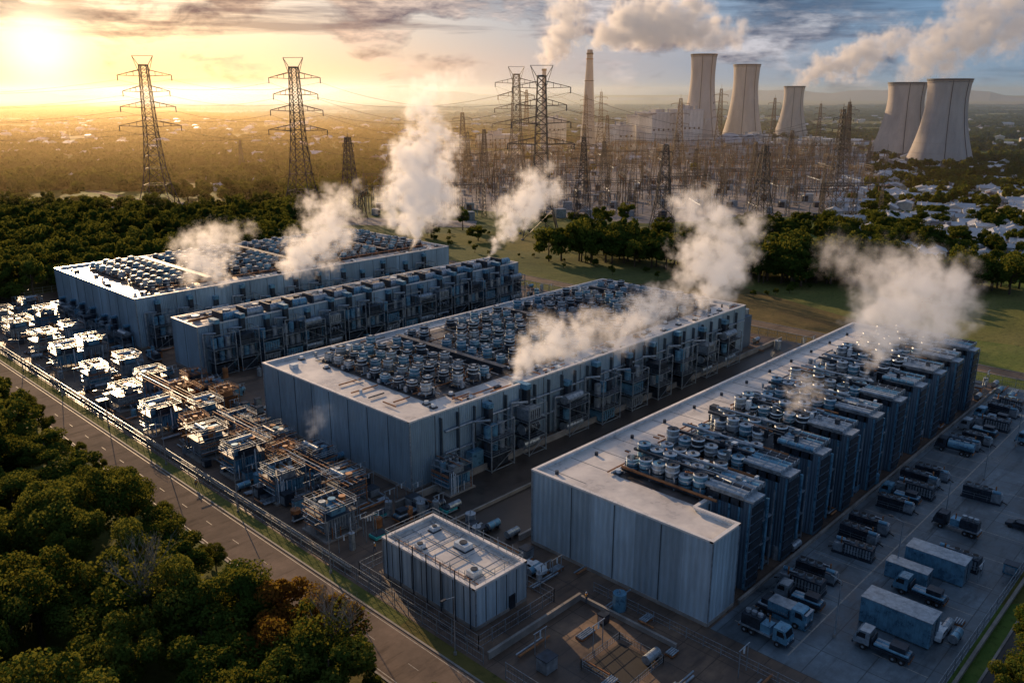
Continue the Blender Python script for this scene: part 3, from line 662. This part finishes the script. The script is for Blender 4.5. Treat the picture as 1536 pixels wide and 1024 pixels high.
mid=[tree_mesh('broadleaf_tree',U(11,15),U(4.5,6.2),2800,.8,130+i) for i in range(5)]
far=[tree_mesh('distant_tree',U(10,14),U(5,7),420,2.1,140+i,trunk=False) for i in range(4)]
sparse=tree_mesh('broadleaf_tree',15,5,1500,.4,150,mLeaf,mBarkP)
def bare(seed):
    random.seed(seed); b=MB()
    def br(p,d,l,r,k):
        q=p+d*l; b.tube(p,q,r,mBarkP,r*.6,5)
        if k==0: return
        for i in range(random.randint(3,4)):
            nd=(d+Vector((U(-.8,.8),U(-.8,.8),U(-.1,.7)))).normalized(); br(p+d*l*U(.55,1),nd,l*U(.55,.8),r*.55,k-1)
    br(Vector((0,0,0)),Vector((.03,0,1)),6,.22,5); return b.mesh('bare_tree')
bt=bare(5)
random.seed(21)
def jgrid(x0,x1,y0,y1,s):
    x=x0
    while x<x1:
        y=y0
        while y<y1: yield x+U(-.4,.4)*s,y+U(-.4,.4)*s; y+=s
        x+=s
for x,y in jgrid(-8,48.5,40,330,7.2):
    if math.hypot(x,y)<25: continue
    inst(random.choice(near if y<180 else mid),'broadleaf_tree',(x,y,0),U(0,6.28),(U(.7,1.1),U(.7,1.1),U(.5,1.05)))
for (x,y) in [(47,86),(43,80),(49,79)]: inst(brown,'autumn_tree',(x,y,0),U(0,6),.9)
for (x,y,s) in [(36,101,1.0),(47,76,.9)]: inst(bt,'bare_tree',(x,y,0),U(0,6),s); inst(sparse,'broadleaf_tree',(x,y,0),0,s)
for (x,y) in [(100,16.5),(106,15.5),(112,17),(118,15.5),(125,16),(133,17),(142,16),(150,15)]: inst(random.choice(near),'broadleaf_tree',(x,y-2,0),U(0,6),.6)
for i in range(30): inst(random.choice(near),'broadleaf_tree',(51+U(-.8,.5),62+i*8+U(-4,4),0),U(0,6),U(.22,.48))
wd=empty('woodland')
for x,y in jgrid(-60,330,322,560,9.5):
    D=.7212*x+.6928*y; R=.6928*x-.7212*y
    if R>-120+U(-15,15) and D>430: continue
    if x>215 and y<370: continue
    if 50<x<63: continue
    if D>610+U(-60,60) : continue
    if 495<D<560 and -300<R<-150: continue
    inst(random.choice(mid),'woodland_tree',(x,y,0),U(0,6),(U(.75,1.2),U(.75,1.2),U(.6,1.2)),wd)
wd=empty('tree_belt')
def belt(pts,n,wid,s0,s1):
    for i in range(n):
        t=R_()*(len(pts)-1); k=int(t); f=t-k; a=pts[k]; c=pts[k+1]
        D=a[0]+(c[0]-a[0])*f+U(-wid,wid); R=a[1]+(c[1]-a[1])*f+U(-wid,wid)*.6; x,y=F(D,R)
        inst(random.choice(mid),'belt_tree',(x,y,0),U(0,6),(U(s0,s1),U(s0,s1),U(s0,s1)),wd)
belt([(372,22),(355,60),(330,95),(318,112),(322,150)],90,12,.85,1.35)
belt([(345,110),(322,150),(300,185)],42,10,.7,1.2)
belt([(400,70),(405,150),(380,200)],50,14,.6,1.0)
belt([(380,200),(350,260)],16,14,.5,.8)
belt([(285,185),(255,195),(235,190)],14,4,.8,1.1)
wd=empty('scattered_trees'); random.seed(77)
for i in range(1200):
    if i<800: D=U(380,1100); R=U(-.62,.66)*D
    elif i<930: D=U(340,900); R=U(.38,.66)*D
    else: D=U(600,1300); R=U(-.62,-.12)*D
    if 470<D<1080 and -90<R<.42*D:
        if R_()<.95: continue
    if R<0 and D<600 and R_()<.5 : continue
    x,y=F(D,R)
    if x<262 and y<330: continue
    if 50<x<62 or 234<x<244: continue
    inst(random.choice(far if D>520 else mid),'scattered_tree',(x,y,0),U(0,6),(U(.5,1.1),U(.5,1.1),U(.4,.95)),wd)
for i in range(70):
    x=U(262,330); y=U(130,330); inst(random.choice(mid),'field_bush',(x,y,0),U(0,6),U(.12,.28),wd)
def clump(seed):
    rng=np.random.default_rng(seed); random.seed(seed); b=MB()
    for i in range(26):
        cx,cy=rng.normal(0,22),rng.normal(0,11); r=rng.uniform(4,8); nn=60
        dv=rng.normal(size=(nn,3)); dv/=np.linalg.norm(dv,axis=1)[:,None]; dv[:,2]=abs(dv[:,2])
        c=np.array([cx,cy,2])+dv*r*rng.uniform(.8,1.1,(nn,1))*np.array([1,1,1.1])
        a=np.cross(dv,rng.normal(size=(nn,3))); a/=np.linalg.norm(a,axis=1)[:,None]; bb=np.cross(dv,a); s=r*.36
        for q in range(nn):
            b.add([tuple(c[q]-a[q]*s),tuple(c[q]-bb[q]*s),tuple(c[q]+a[q]*s),tuple(c[q]+bb[q]*s)],[(0,1,2,3)],mLeaf)
    return b.mesh('tree_clump')
cl=[clump(200+i) for i in range(4)]
wd=empty('distant_woodland'); random.seed(78)
for i in range(1150):
    D=900*math.exp(U(-.35,1.75)); R=U(-.66,.7)*D
    if D<1250 and -120<R<.5*D: continue
    x,y=F(D,R); s=max(.6,min(2.4,D/1500)); inst(random.choice(cl),'tree_clump',(x,y,0),U(-.3,.3)-.8+ (1.57 if R_()<.15 else 0),(s*U(.8,1.4),s*U(.6,1),U(.5,1.1)),wd)
# ------------------------------------------------------------ houses
def house(seed,big=False):
    random.seed(seed); b=MB(); W=U(4,5.5); Dp=U(3.4,4.2); h=U(2.8,5)
    wm=mTile; rm=random.choice([mRoofT,mRoofL,mRoofT]); b.box(-W,W,-Dp,Dp,0,h,wm)
    rh=U(1.6,2.6); e=.4
    b.add([(-W-e,-Dp-e,h),(W+e,-Dp-e,h),(W+e,Dp+e,h),(-W-e,Dp+e,h),(-W-e,0,h+rh),(W+e,0,h+rh)],[(0,1,5,4),(2,3,4,5),(0,4,3),(1,2,5)],rm)
    for x in (-W*.6,0,W*.6):
        b.box(x-.5,x+.5,-Dp-.03,-Dp-.003,1,2.2,mGlass); b.box(x-.5,x+.5,Dp+.003,Dp+.03,1,2.2,mGlass)
    b.box(W*.4,W*.4+.6,-.3,.3,h+rh*.6,h+rh+.8,mTile); return b.mesh('house')
hs=[house(300+i) for i in range(6)]
hm=empty('distant_houses'); random.seed(55)
for i in range(1500):
    if i<720:
        D=U(330,900); R=U(.37,.66)*D+U(0,20)
    elif i<1150:
        D=U(900,2600); R=U(-.1,.66)*D
    else:
        D=U(620,2400); R=U(-.62,-.1)*D
    x,y=F(D,R)
    if x<262: continue
    s=U(.75,1.15)*(1 if D<900 else 1.5); inst(random.choice(hs),'house',(x,y,0),random.choice([0,1.57])+.35+U(-.15,.15),(s,s,s*.8),hm)
# ------------------------------------------------------------ pylons
def lattice(b,prof,seg,wl,wb):
    def hw(z):
        for i in range(len(prof)-1):
            if prof[i][0]<=z<=prof[i+1][0]:
                t=(z-prof[i][0])/(prof[i+1][0]-prof[i][0]); return prof[i][1]+(prof[i+1][1]-prof[i][1])*t
        return prof[-1][1]
    H=prof[-1][0]; z=0; zs=[0]
    while z<H-.5:
        z=min(H,z+max(seg,hw(z)*1.5)); zs.append(z)
    for i in range(len(zs)-1):
        z0,z1=zs[i],zs[i+1]; a=hw(z0); c=hw(z1)
        P0=[(-a,-a,z0),(a,-a,z0),(a,a,z0),(-a,a,z0)]; P1=[(-c,-c,z1),(c,-c,z1),(c,c,z1),(-c,c,z1)]
        for k in range(4):
            b.beam(P0[k],P1[k],wl,mPylon); b.beam(P0[k],P1[(k+1)%4],wb,mPylon); b.beam(P0[(k+1)%4],P1[k],wb,mPylon); b.beam(P1[k],P1[(k+1)%4],wb,mPylon)
    return hw
def pylon(H,arms,wl=.42,wb=.26,base=10.5):
    b=MB(); hw=lattice(b,[(0,base),(H*.22,base*.52),(H*.5,base*.33),(H*.95,base*.2)],4,wl,wb)
    for (z,wd_) in arms:
        for s in (-1,1):
            h=hw(z)
            for y in (-h,h):
                b.beam((s*h,y,z),(s*wd_,0,z+.6),wb*1.2,mPylon); b.beam((s*h,y,z+3.6),(s*wd_,0,z+.6),wb*1.1,mPylon)
            for t in (.3,.6):
                x=s*(h+(wd_-h)*t); b.beam((x,0,z+.3),(x,0,z+3.6*(1-t)+.5),wb,mPylon)
            b.tube((s*wd_,0,z+.6),(s*wd_,0,z-2.6),.28,mDark,n=6)
    for s in (-1,1):
        b.beam((s*1.8,0,H*.93),(s*6,0,H+.5),wb*1.2,mPylon); b.beam((s*2,0,H*.87),(s*6,0,H+.5),wb,mPylon)
    b.beam((-6,0,H+.5),(6,0,H+.5),wb,mPylon)
    for x in (-base,base):
        for y in (-base,base): b.cbox(x,y,0,1.6,1.6,.7,mConc)
    return b.mesh('transmission_pylon')
arms=[(50,18),(61,16),(70,13.5),(79,15.5)]
py=pylon(90,arms); RZ=math.radians(-46.15)
PY=[(527,-220,1.01,.1),(497,-123,.985,-.15),(425,14.3,.915,.05),(618,3,.97,.2)]
for D,R,s,r in PY: x,y=F(D,R); inst(py,'transmission_pylon',(x,y,0),RZ+r,s)
def mast(H,base,armw,n):
    b=MB(); hw=lattice(b,[(0,base),(H*.5,base*.45),(H,base*.18)],2.6,.34,.2)
    for i in range(n):
        z=H*(.62+.3*i/max(1,n-1))
        for s in (-1,1): b.beam((0,0,z+1.2),(s*armw,0,z),.2,mPylon); b.beam((0,0,z),(s*armw,0,z),.24,mPylon); b.tube((s*armw,0,z),(s*armw,0,z-1.6),.2,mDark,n=5)
    b.beam((0,0,H-1),(0,0,H+3.5),.16,mPylon)
    return b.mesh('lattice_mast')
ms=[mast(50,5.5,7,3),mast(44,6.5,3.2,2),mast(62,5,6,4)]
for (D,R,k,s) in [(488,-93,1,1.05),(455,38,0,.95),(430,77,1,1.03),(428,126,1,1.02),(515,196,2,.98),(700,-40,0,1.1),(640,-33,0,.85),(760,-240,0,.6),(980,100,2,1.15),(1000,85,2,1.1),(900,215,2,1.2),(880,170,0,1.3),(930,280,2,1.05),(800,310,0,1.2),(840,325,2,1.0),(960,340,2,.95),(620,-20,0,.9),(1200,20,2,1.2),(560,120,0,.7),(600,170,0,.75),(650,210,0,.8),(560,60,0,.8),(720,60,0,.9),(680,130,1,.9),(740,240,1,.9),(820,90,0,1)]:
    x,y=F(D,R); inst(ms[k],'lattice_mast',(x,y,0),RZ+U(-.3,.3),s)
ss=empty('electrical_substation')
b=MB()
def quadDR(b,pts,z,mat): b.add([(*F(D,R),z) for D,R in pts],[tuple(range(len(pts)))],mat)
quadDR(b,[(470,75),(560,-80),(800,-110),(1080,-120),(1080,470),(800,370),(520,235)][::-1],.02,mGravel); b.obj('substation_gravel',ss)
b=MB(); quadDR(b,[(500,-330),(490,-130),(560,-125),(575,-330)][::-1],.02,mGravel); quadDR(b,[(470,-120),(455,-20),(480,-20),(500,-120)][::-1],.03,mGravel)
quadDR(b,[(1080,-260),(1080,-130),(900,-130),(900,-200)][::-1],.02,mGravel); b.obj('pale_gravel_ground')
def gantry(seed):
    random.seed(seed); b=MB(); Wd=U(12,17); H=U(13,21)
    for x in (-Wd,0,Wd):
        for dx,dy in ((-.5,-.5),(.5,-.5),(.5,.5),(-.5,.5)): b.beam((x+dx*2,dy*2,0),(x+dx*.7,dy*.7,H),.2,mPylon)
        z=0
        while z<H-2: b.beam((x-.8,-.8,z),(x+.8,-.8,z+2),.12,mPylon); b.beam((x+.8,.8,z),(x-.8,.8,z+2),.12,mPylon); z+=2
        b.beam((x,0,H),(x,0,H+6),.18,mPylon)
    for dz_ in (0,-1.4):
        for y in (-.5,.5): b.beam((-Wd,y,H+dz_),(Wd,y,H+dz_),.19,mPylon)
    x=-Wd
    while x<Wd-1: b.beam((x,-.5,H),(x+1.5,-.5,H-1.4),.11,mPylon); x+=1.5
    for i in range(6):
        x=-Wd+2+i*(2*Wd-4)/5; b.tube((x,0,H-1.4),(x,0,H-3.6),.22,mRust,n=5)
        yy=U(4,10); b.tube((x,yy,0),(x,yy,3.2),.2,mSteel,n=5); b.tube((x,yy,3.2),(x,yy,5.4),.3,mSteel,n=6); b.tube((x,0,H-3.6),(x,yy,5.4),.06,mPylon,n=4)
    b.tube((-Wd,7,6.5),(Wd,7,6.5),.14,mSteel,n=5); b.cbox(U(-8,8),-6,0,5,4,4,mSteel); b.cbox(U(-8,8),-7.3,0,3,3,3.1,mDark)
    return b.mesh('busbar_gantry')
gs=[gantry(400+i) for i in range(5)]; random.seed(66)
for i in range(15):
    D=500+i*38
    R=-85-(D-500)*.05
    while R<(D*.42):
        if R_()<.9: x,y=F(D+U(-12,12),R+U(-5,5)); inst(random.choice(gs),'busbar_gantry',(x,y,0),RZ+random.choice([0,0,math.pi/2,.35]),U(.85,1.3),ss)
        R+=U(22,32)
b=MB()
def wire(p,q,sag,r=.08,n=14):
    p=Vector(p); q=Vector(q); pr=p
    for i in range(1,n+1):
        t=i/n; c=p.lerp(q,t); c.z-=4*sag*t*(1-t); b.tube(pr,c,r,mPylon,n=3); pr=c
def tip(P,i,s):
    D,R,sc,r=P; x,y=F(D,R); a=RZ+r; wdt=arms[i][1]*sc*s; return (x+math.cos(a)*wdt,y+math.sin(a)*wdt,(arms[i][0]-2)*sc)
for i in range(4):
    for s in (-1,1):
        wire(tip(PY[0],i,s),tip(PY[1],i,s),5); wire(tip(PY[1],i,s),tip(PY[2],i,s),10)
        x,y=F(600,-520); wire(tip(PY[0],i,s),(x,y,arms[i][0]),9); wire(tip(PY[3],i,s),(*F(900,150),50),8)
        wire(tip(PY[2],i,s),(*F(515+i*8,196+s*5),58-i*4),9); wire(tip(PY[3],i,s),tip(PY[2],i,s),5)
b.obj('power_lines')
# ------------------------------------------------------------ power station
def cooling_tower(D,R,H,rb,rt,name='cooling_tower'):
    x,y=F(D,R); b=MB(); n=40; prof=[]; rw=rt*.93; zw=.78
    for i in range(25):
        t=i/24; z=.07*H+(H*.93)*t
        if t<zw: r=rw+(rb-rw)*((1-t/zw)**1.75)
        else: r=rw+(rt-rw)*((t-zw)/(1-zw))**1.5
        prof.append((z,r))
    vs=[]
    for z,r in prof:
        for k in range(n): a=2*math.pi*k/n; vs.append((r*math.cos(a),r*math.sin(a),z))
    m_=len(prof)
    for z,r in prof[::-1][:4]:
        for k in range(n): a=2*math.pi*k/n; vs.append(((r-1)*math.cos(a),(r-1)*math.sin(a),z))
    fs=[(j*n+k,j*n+(k+1)%n,(j+1)*n+(k+1)%n,(j+1)*n+k) for j in range(m_+3) for k in range(n)]
    b.add(vs,fs,mTower)
    for k in range(36):
        a=2*math.pi*k/36; a2=a+math.pi/36; r0=rb*1.03; r1=prof[0][1]
        b.beam((r0*math.cos(a),r0*math.sin(a),0),(r1*math.cos(a2),r1*math.sin(a2),.075*H),.7,mConc); b.beam((r0*math.cos(a2+a2-a),r0*math.sin(a2+a2-a),0),(r1*math.cos(a2),r1*math.sin(a2),.075*H),.7,mConc)
    b.cyl(0,0,0,2,rb*1.08,mConc,n=40); b.cyl(0,0,H-1.0,H+.8,rt+.7,mDark,n=40,cap=False); b.cyl(0,0,H-2.6,H-1.8,rt+.3,mConc,n=40,cap=False)
    for z,r in prof[2::3]: b.cyl(0,0,z,z+.4,r+.2,mTower,r+.15,40,False)
    for a in (3.6,4.4):
        for j in range(m_-1):
            z0,r0=prof[j]; z1,r1=prof[j+1]; b.beam(((r0+.4)*math.cos(a),(r0+.4)*math.sin(a),z0),((r1+.4)*math.cos(a),(r1+.4)*math.sin(a),z1),.5,mDark)
    me=b.mesh(name); o=inst(me,name,(x,y,0))
    for p in me.polygons:
        if p.material_index==0: p.use_smooth=True
cooling_tower(1107,240,116,28,16); cooling_tower(1176,313,106,29,17.5); cooling_tower(1388,447,80,27,16)
cooling_tower(987,445,81,32,20.5); cooling_tower(875,436,83,31,20.5)
x,y=F(1150,101); b=MB(); b.cyl(0,0,0,124,10,mTower,3.6,24); b.cyl(0,0,118,120,4.6,mDark,4.6,24); b.cyl(0,0,112,113,4.9,mRust,n=24); b.cyl(0,0,85,86,6.2,mDark,n=24); b.cyl(0,0,0,12,13,mTower,10,24); inst(b.mesh('chimney_stack'),'chimney_stack',(x,y,0))
x,y=F(1150,42); b=MB(); b.cyl(0,0,0,100,4,mTower,2.6,20); b.cyl(0,0,98,100.5,3.3,mDark,n=20); inst(b.mesh('chimney_stack'),'chimney_stack',(x,y,0))
ps=empty('power_station_building')
mPS=panel_mat('power_station_cladding',(.66,.65,.62),.3,9,.1,.6)
b=MB()
def pb(D,R,sx,sy,h,mat=None,win=True):
    x,y=F(D,R); c=math.cos(RZ+.45); s_=math.sin(RZ+.45); mat=mat or mPS
    def T(u,v): return (x+u*c-v*s_,y+u*s_+v*c)
    b.prism([T(-sx/2,-sy/2),T(sx/2,-sy/2),T(sx/2,sy/2),T(-sx/2,sy/2)],0,h,mat,False)
    b.prism([T(-sx/2-.5,-sy/2-.5),T(sx/2+.5,-sy/2-.5),T(sx/2+.5,sy/2+.5),T(-sx/2-.5,sy/2+.5)],h,h+1.2,mRoofL)
    if win:
        k=int(sx/7)
        for z in (4,h*.55):
            if z>h-5: continue
            for i in range(k):
                u=-sx/2+2+i*(sx-2)/k
                b.prism([T(u,-sy/2-.25),T(u+2.2,-sy/2-.25),T(u+2.2,-sy/2-.02),T(u,-sy/2-.02)],z,z+2.4,mGlass)
    for i in range(5):
        p=T(U(-sx*.35,sx*.35),U(-sy*.3,sy*.3)); b.cyl(p[0],p[1],h+1.2,h+U(3,7),U(1,2),mSteel,n=8)
    b.prism([T(-sx*.2,-sy*.2),T(sx*.1,-sy*.2),T(sx*.1,sy*.2),T(-sx*.2,sy*.2)],h+1.2,h+U(3,6),mat)
random.seed(9)
pb(1110,140,26,30,30); pb(1130,165,22,24,42); pb(1090,182,38,34,46); pb(1085,216,30,34,50); pb(1100,245,20,24,38)
pb(1045,205,50,20,12); pb(1030,235,46,22,10); pb(1060,270,50,22,16); pb(1070,300,36,22,20); pb(1090,345,50,22,10); pb(1120,395,60,26,12); pb(1200,120,40,30,26); pb(1250,60,30,22,34)
pb(990,260,40,16,7); pb(1010,320,46,16,8); pb(1000,180,36,14,8); pb(1160,-20,50,24,16); pb(1020,380,60,18,8)
for (D,R,r) in [(1040,262,15),(1060,292,12)]:
    x,y=F(D,R); b.cyl(x,y,0,14,r,mPS,n=28)
    for k in range(5):
        a0=k*math.pi/10; a1=(k+1)*math.pi/10; b.cyl(x,y,14+r*.7*math.sin(a0),14+r*.7*math.sin(a1),r*math.cos(a0),mRoofL,max(.01,r*math.cos(a1)),28,False)
for i in range(14):
    x,y=F(U(1000,1060),U(150,400)); b.cyl(x,y,0,U(8,14),U(4,8),random.choice([mPS,mRoofL]),n=20)
for i in range(10):
    D=1035+U(-10,20); R=150+i*18; b.tube((*F(D,R),12),(*F(D,R+22),12),1.2,mSteel); b.beam((*F(D,R),0),(*F(D,R),12),.8,mSteel)
b.obj('turbine_halls_and_boilers',ps)
b=MB(); random.seed(4); n=90; rows=[]
for rr,hh in ((9000,0),(11000,1),(14000,.35)):
    row=[]
    for i in range(n+1):
        a=-0.75+i*1.5/n; h=(70+50*math.sin(i*.21)+35*math.sin(i*.53+1)+15*math.sin(i*1.7))*hh; x,y=F(rr*math.cos(a),rr*math.sin(a)); row.append((x,y,max(0,h)))
    rows.append(row)
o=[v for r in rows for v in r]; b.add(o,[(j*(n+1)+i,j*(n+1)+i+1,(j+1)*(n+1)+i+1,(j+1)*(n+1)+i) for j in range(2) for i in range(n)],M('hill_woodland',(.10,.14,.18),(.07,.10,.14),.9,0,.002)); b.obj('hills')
# ------------------------------------------------------------ steam
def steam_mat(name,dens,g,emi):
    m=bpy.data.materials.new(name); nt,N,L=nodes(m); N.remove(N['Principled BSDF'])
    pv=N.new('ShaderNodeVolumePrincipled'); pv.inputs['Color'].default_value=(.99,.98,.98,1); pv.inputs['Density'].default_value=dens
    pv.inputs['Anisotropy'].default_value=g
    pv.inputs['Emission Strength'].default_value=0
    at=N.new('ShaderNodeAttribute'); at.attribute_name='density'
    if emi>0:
        L.new(mathn(nt,'MULTIPLY',at.outputs['Fac'],emi),pv.inputs['Emission Strength']); pv.inputs['Emission Color'].default_value=(.95,.84,.80,1)  # added glow stands in for light scattered repeatedly inside the steam
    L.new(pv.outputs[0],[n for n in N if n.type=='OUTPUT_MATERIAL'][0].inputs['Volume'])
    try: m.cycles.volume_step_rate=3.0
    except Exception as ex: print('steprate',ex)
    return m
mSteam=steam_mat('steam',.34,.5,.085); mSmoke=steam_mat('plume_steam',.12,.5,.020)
def plume(name,org,path,mat,vox,warp,seed,dmul=1.0):
    random.seed(seed); P=[]
    n=len(path)
    def cr(a,b_,c,d_,t): return .5*((2*b_)+(-a+c)*t+(2*a-5*b_+4*c-d_)*t*t+(-a+3*b_-3*c+d_)*t**3)
    for i in range(n-1):
        q=[path[max(0,i-1)],path[i],path[i+1],path[min(n-1,i+2)]]
        for k in range(10):
            t=k/10; P.append([cr(q[0][j],q[1][j],q[2][j],q[3][j],t) for j in range(4)])
    P.append(list(path[-1])); V=[];RA=[];DN=[]
    for i,(dr,dz_,r,dn) in enumerate(P):
        r=max(.3,r); reps=1 if i<8 else 4
        for k in range(reps):
            j=r*.9 if k else 0; V.append((.6928*dr+U(-j,j),-.7212*dr+U(-j,j),dz_+U(-j,j)*.7)); RA.append(r*(1 if k==0 else U(.4,.8))); DN.append(max(0,dn)*dmul)
    V=np.array(V); me=bpy.data.meshes.new(name); me.from_pydata([tuple(v) for v in V],[],[])
    me.attributes.new('rad','FLOAT','POINT').data.foreach_set('value',RA); me.attributes.new('dn','FLOAT','POINT').data.foreach_set('value',DN)
    o=inst(me,name,org); mr=max(RA)*1.5; mn=V.min(0)-mr; mx=V.max(0)+mr; mn[2]=max(mn[2],-.5)
    ng=bpy.data.node_groups.new(name,'GeometryNodeTree'); ng.interface.new_socket('Geometry',in_out='INPUT',socket_type='NodeSocketGeometry'); ng.interface.new_socket('Geometry',in_out='OUTPUT',socket_type='NodeSocketGeometry')
    N=ng.nodes; L=ng.links; gi=N.new('NodeGroupInput'); go=N.new('NodeGroupOutput'); pos=N.new('GeometryNodeInputPosition')
    mr_=max(RA)
    def vwarp(src,scale,amp,det):
        nz=N.new('ShaderNodeTexNoise'); nz.inputs['Scale'].default_value=scale; nz.inputs['Detail'].default_value=det; L.new(pos.outputs[0],nz.inputs['Vector'])
        s=N.new('ShaderNodeVectorMath'); s.operation='SUBTRACT'; s.inputs[1].default_value=(.5,.5,.5); L.new(nz.outputs['Color'],s.inputs[0])
        k=N.new('ShaderNodeVectorMath'); k.operation='SCALE'; k.inputs['Scale'].default_value=amp; L.new(s.outputs[0],k.inputs[0])
        a=N.new('ShaderNodeVectorMath'); a.operation='ADD'; L.new(src,a.inputs[0]); L.new(k.outputs[0],a.inputs[1]); return a.outputs[0]
    off=N.new('ShaderNodeVectorMath'); off.operation='ADD'; off.inputs[1].default_value=(seed*13.1,seed*7.7,0); L.new(pos.outputs[0],off.inputs[0])
    w1=vwarp(pos.outputs[0],.55/mr_,warp*mr_*1.3,3.0); w2=vwarp(w1,2.4/mr_,warp*mr_*.7,5.0)
    near_=N.new('GeometryNodeSampleNearest'); L.new(gi.outputs[0],near_.inputs['Geometry']); L.new(w2,near_.inputs['Sample Position'])
    px=N.new('GeometryNodeProximity'); px.target_element='POINTS'; L.new(gi.outputs[0],px.inputs[0]); L.new(w2,px.inputs['Source Position'])
    def samp(attr):
        na=N.new('GeometryNodeInputNamedAttribute'); na.data_type='FLOAT'; na.inputs[0].default_value=attr
        si=N.new('GeometryNodeSampleIndex'); si.data_type='FLOAT'; si.domain='POINT'; L.new(gi.outputs[0],si.inputs['Geometry'])
        L.new([q for q in na.outputs if q.enabled][0],[q for q in si.inputs if q.name=='Value' and q.enabled][0]); L.new(near_.outputs[0],si.inputs['Index'])
        return [q for q in si.outputs if q.enabled][0]
    rad=samp('rad'); dn=samp('dn')
    f=mathn(ng,'SUBTRACT',1.0,mathn(ng,'DIVIDE',px.outputs['Distance'],rad))
    nz=N.new('ShaderNodeTexNoise'); nz.inputs['Scale'].default_value=3.2/mr_; nz.inputs['Detail'].default_value=6; nz.inputs['Roughness'].default_value=.7; L.new(off.outputs[0],nz.inputs['Vector'])
    g=mathn(ng,'ADD',f,mathn(ng,'MULTIPLY_ADD',[q for q in nz.outputs if q.enabled][0],3.8,-2.05))
    g=mathn(ng,'MULTIPLY',g,1.3,clamp=True); g=mathn(ng,'MULTIPLY',mathn(ng,'POWER',g,1.4),dn)
    vc=N.new('GeometryNodeVolumeCube'); L.new(g,vc.inputs['Density']); vc.inputs['Min'].default_value=tuple(mn); vc.inputs['Max'].default_value=tuple(mx)
    for i,ax in enumerate('XYZ'): vc.inputs['Resolution '+ax].default_value=int(max(12,min(150,(mx[i]-mn[i])/vox)))
    sm=N.new('GeometryNodeSetMaterial'); sm.inputs['Material'].default_value=mat; L.new(vc.outputs[0],sm.inputs[0]); L.new(sm.outputs[0],go.inputs[0])
    o.modifiers.new('steam','NODES').node_group=ng; me.materials.append(mat)
    return o
W=.6
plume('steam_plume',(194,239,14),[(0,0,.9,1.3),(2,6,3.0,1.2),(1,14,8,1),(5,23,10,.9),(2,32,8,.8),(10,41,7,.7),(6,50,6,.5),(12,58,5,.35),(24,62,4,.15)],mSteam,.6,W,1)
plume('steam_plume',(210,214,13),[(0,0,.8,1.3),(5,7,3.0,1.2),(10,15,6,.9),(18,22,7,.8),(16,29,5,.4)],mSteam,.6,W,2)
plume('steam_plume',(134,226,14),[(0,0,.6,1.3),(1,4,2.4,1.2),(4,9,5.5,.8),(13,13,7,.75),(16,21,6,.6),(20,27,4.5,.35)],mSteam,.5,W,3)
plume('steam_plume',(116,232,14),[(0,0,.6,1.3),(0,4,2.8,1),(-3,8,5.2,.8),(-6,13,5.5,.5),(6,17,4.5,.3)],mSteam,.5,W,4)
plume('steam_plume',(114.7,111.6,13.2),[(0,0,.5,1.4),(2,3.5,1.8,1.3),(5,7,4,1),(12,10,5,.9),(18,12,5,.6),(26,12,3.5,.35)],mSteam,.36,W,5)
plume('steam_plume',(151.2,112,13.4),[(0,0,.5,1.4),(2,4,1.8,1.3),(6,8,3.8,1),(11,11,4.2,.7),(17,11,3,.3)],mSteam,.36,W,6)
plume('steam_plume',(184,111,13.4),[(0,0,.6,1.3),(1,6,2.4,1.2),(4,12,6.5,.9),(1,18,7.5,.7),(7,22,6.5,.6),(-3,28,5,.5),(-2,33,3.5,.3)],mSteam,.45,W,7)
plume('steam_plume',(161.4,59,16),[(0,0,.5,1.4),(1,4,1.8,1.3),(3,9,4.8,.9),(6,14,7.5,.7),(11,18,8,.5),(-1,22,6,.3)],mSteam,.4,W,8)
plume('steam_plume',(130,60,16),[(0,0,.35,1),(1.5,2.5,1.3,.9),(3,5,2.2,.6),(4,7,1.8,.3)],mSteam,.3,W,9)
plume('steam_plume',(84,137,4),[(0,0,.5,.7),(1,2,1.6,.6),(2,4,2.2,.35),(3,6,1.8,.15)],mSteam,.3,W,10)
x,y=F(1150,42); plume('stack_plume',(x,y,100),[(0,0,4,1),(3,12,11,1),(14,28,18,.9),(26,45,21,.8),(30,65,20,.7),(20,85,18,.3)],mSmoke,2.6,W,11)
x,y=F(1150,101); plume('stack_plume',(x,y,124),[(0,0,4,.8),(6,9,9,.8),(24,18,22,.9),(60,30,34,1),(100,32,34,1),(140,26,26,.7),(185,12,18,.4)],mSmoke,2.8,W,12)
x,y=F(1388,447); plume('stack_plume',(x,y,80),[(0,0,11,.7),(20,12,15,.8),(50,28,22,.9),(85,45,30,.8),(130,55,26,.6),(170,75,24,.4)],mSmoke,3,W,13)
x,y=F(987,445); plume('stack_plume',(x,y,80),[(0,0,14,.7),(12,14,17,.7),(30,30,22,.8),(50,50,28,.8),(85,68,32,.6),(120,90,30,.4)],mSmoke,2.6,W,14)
print('objects',len(bpy.data.objects))
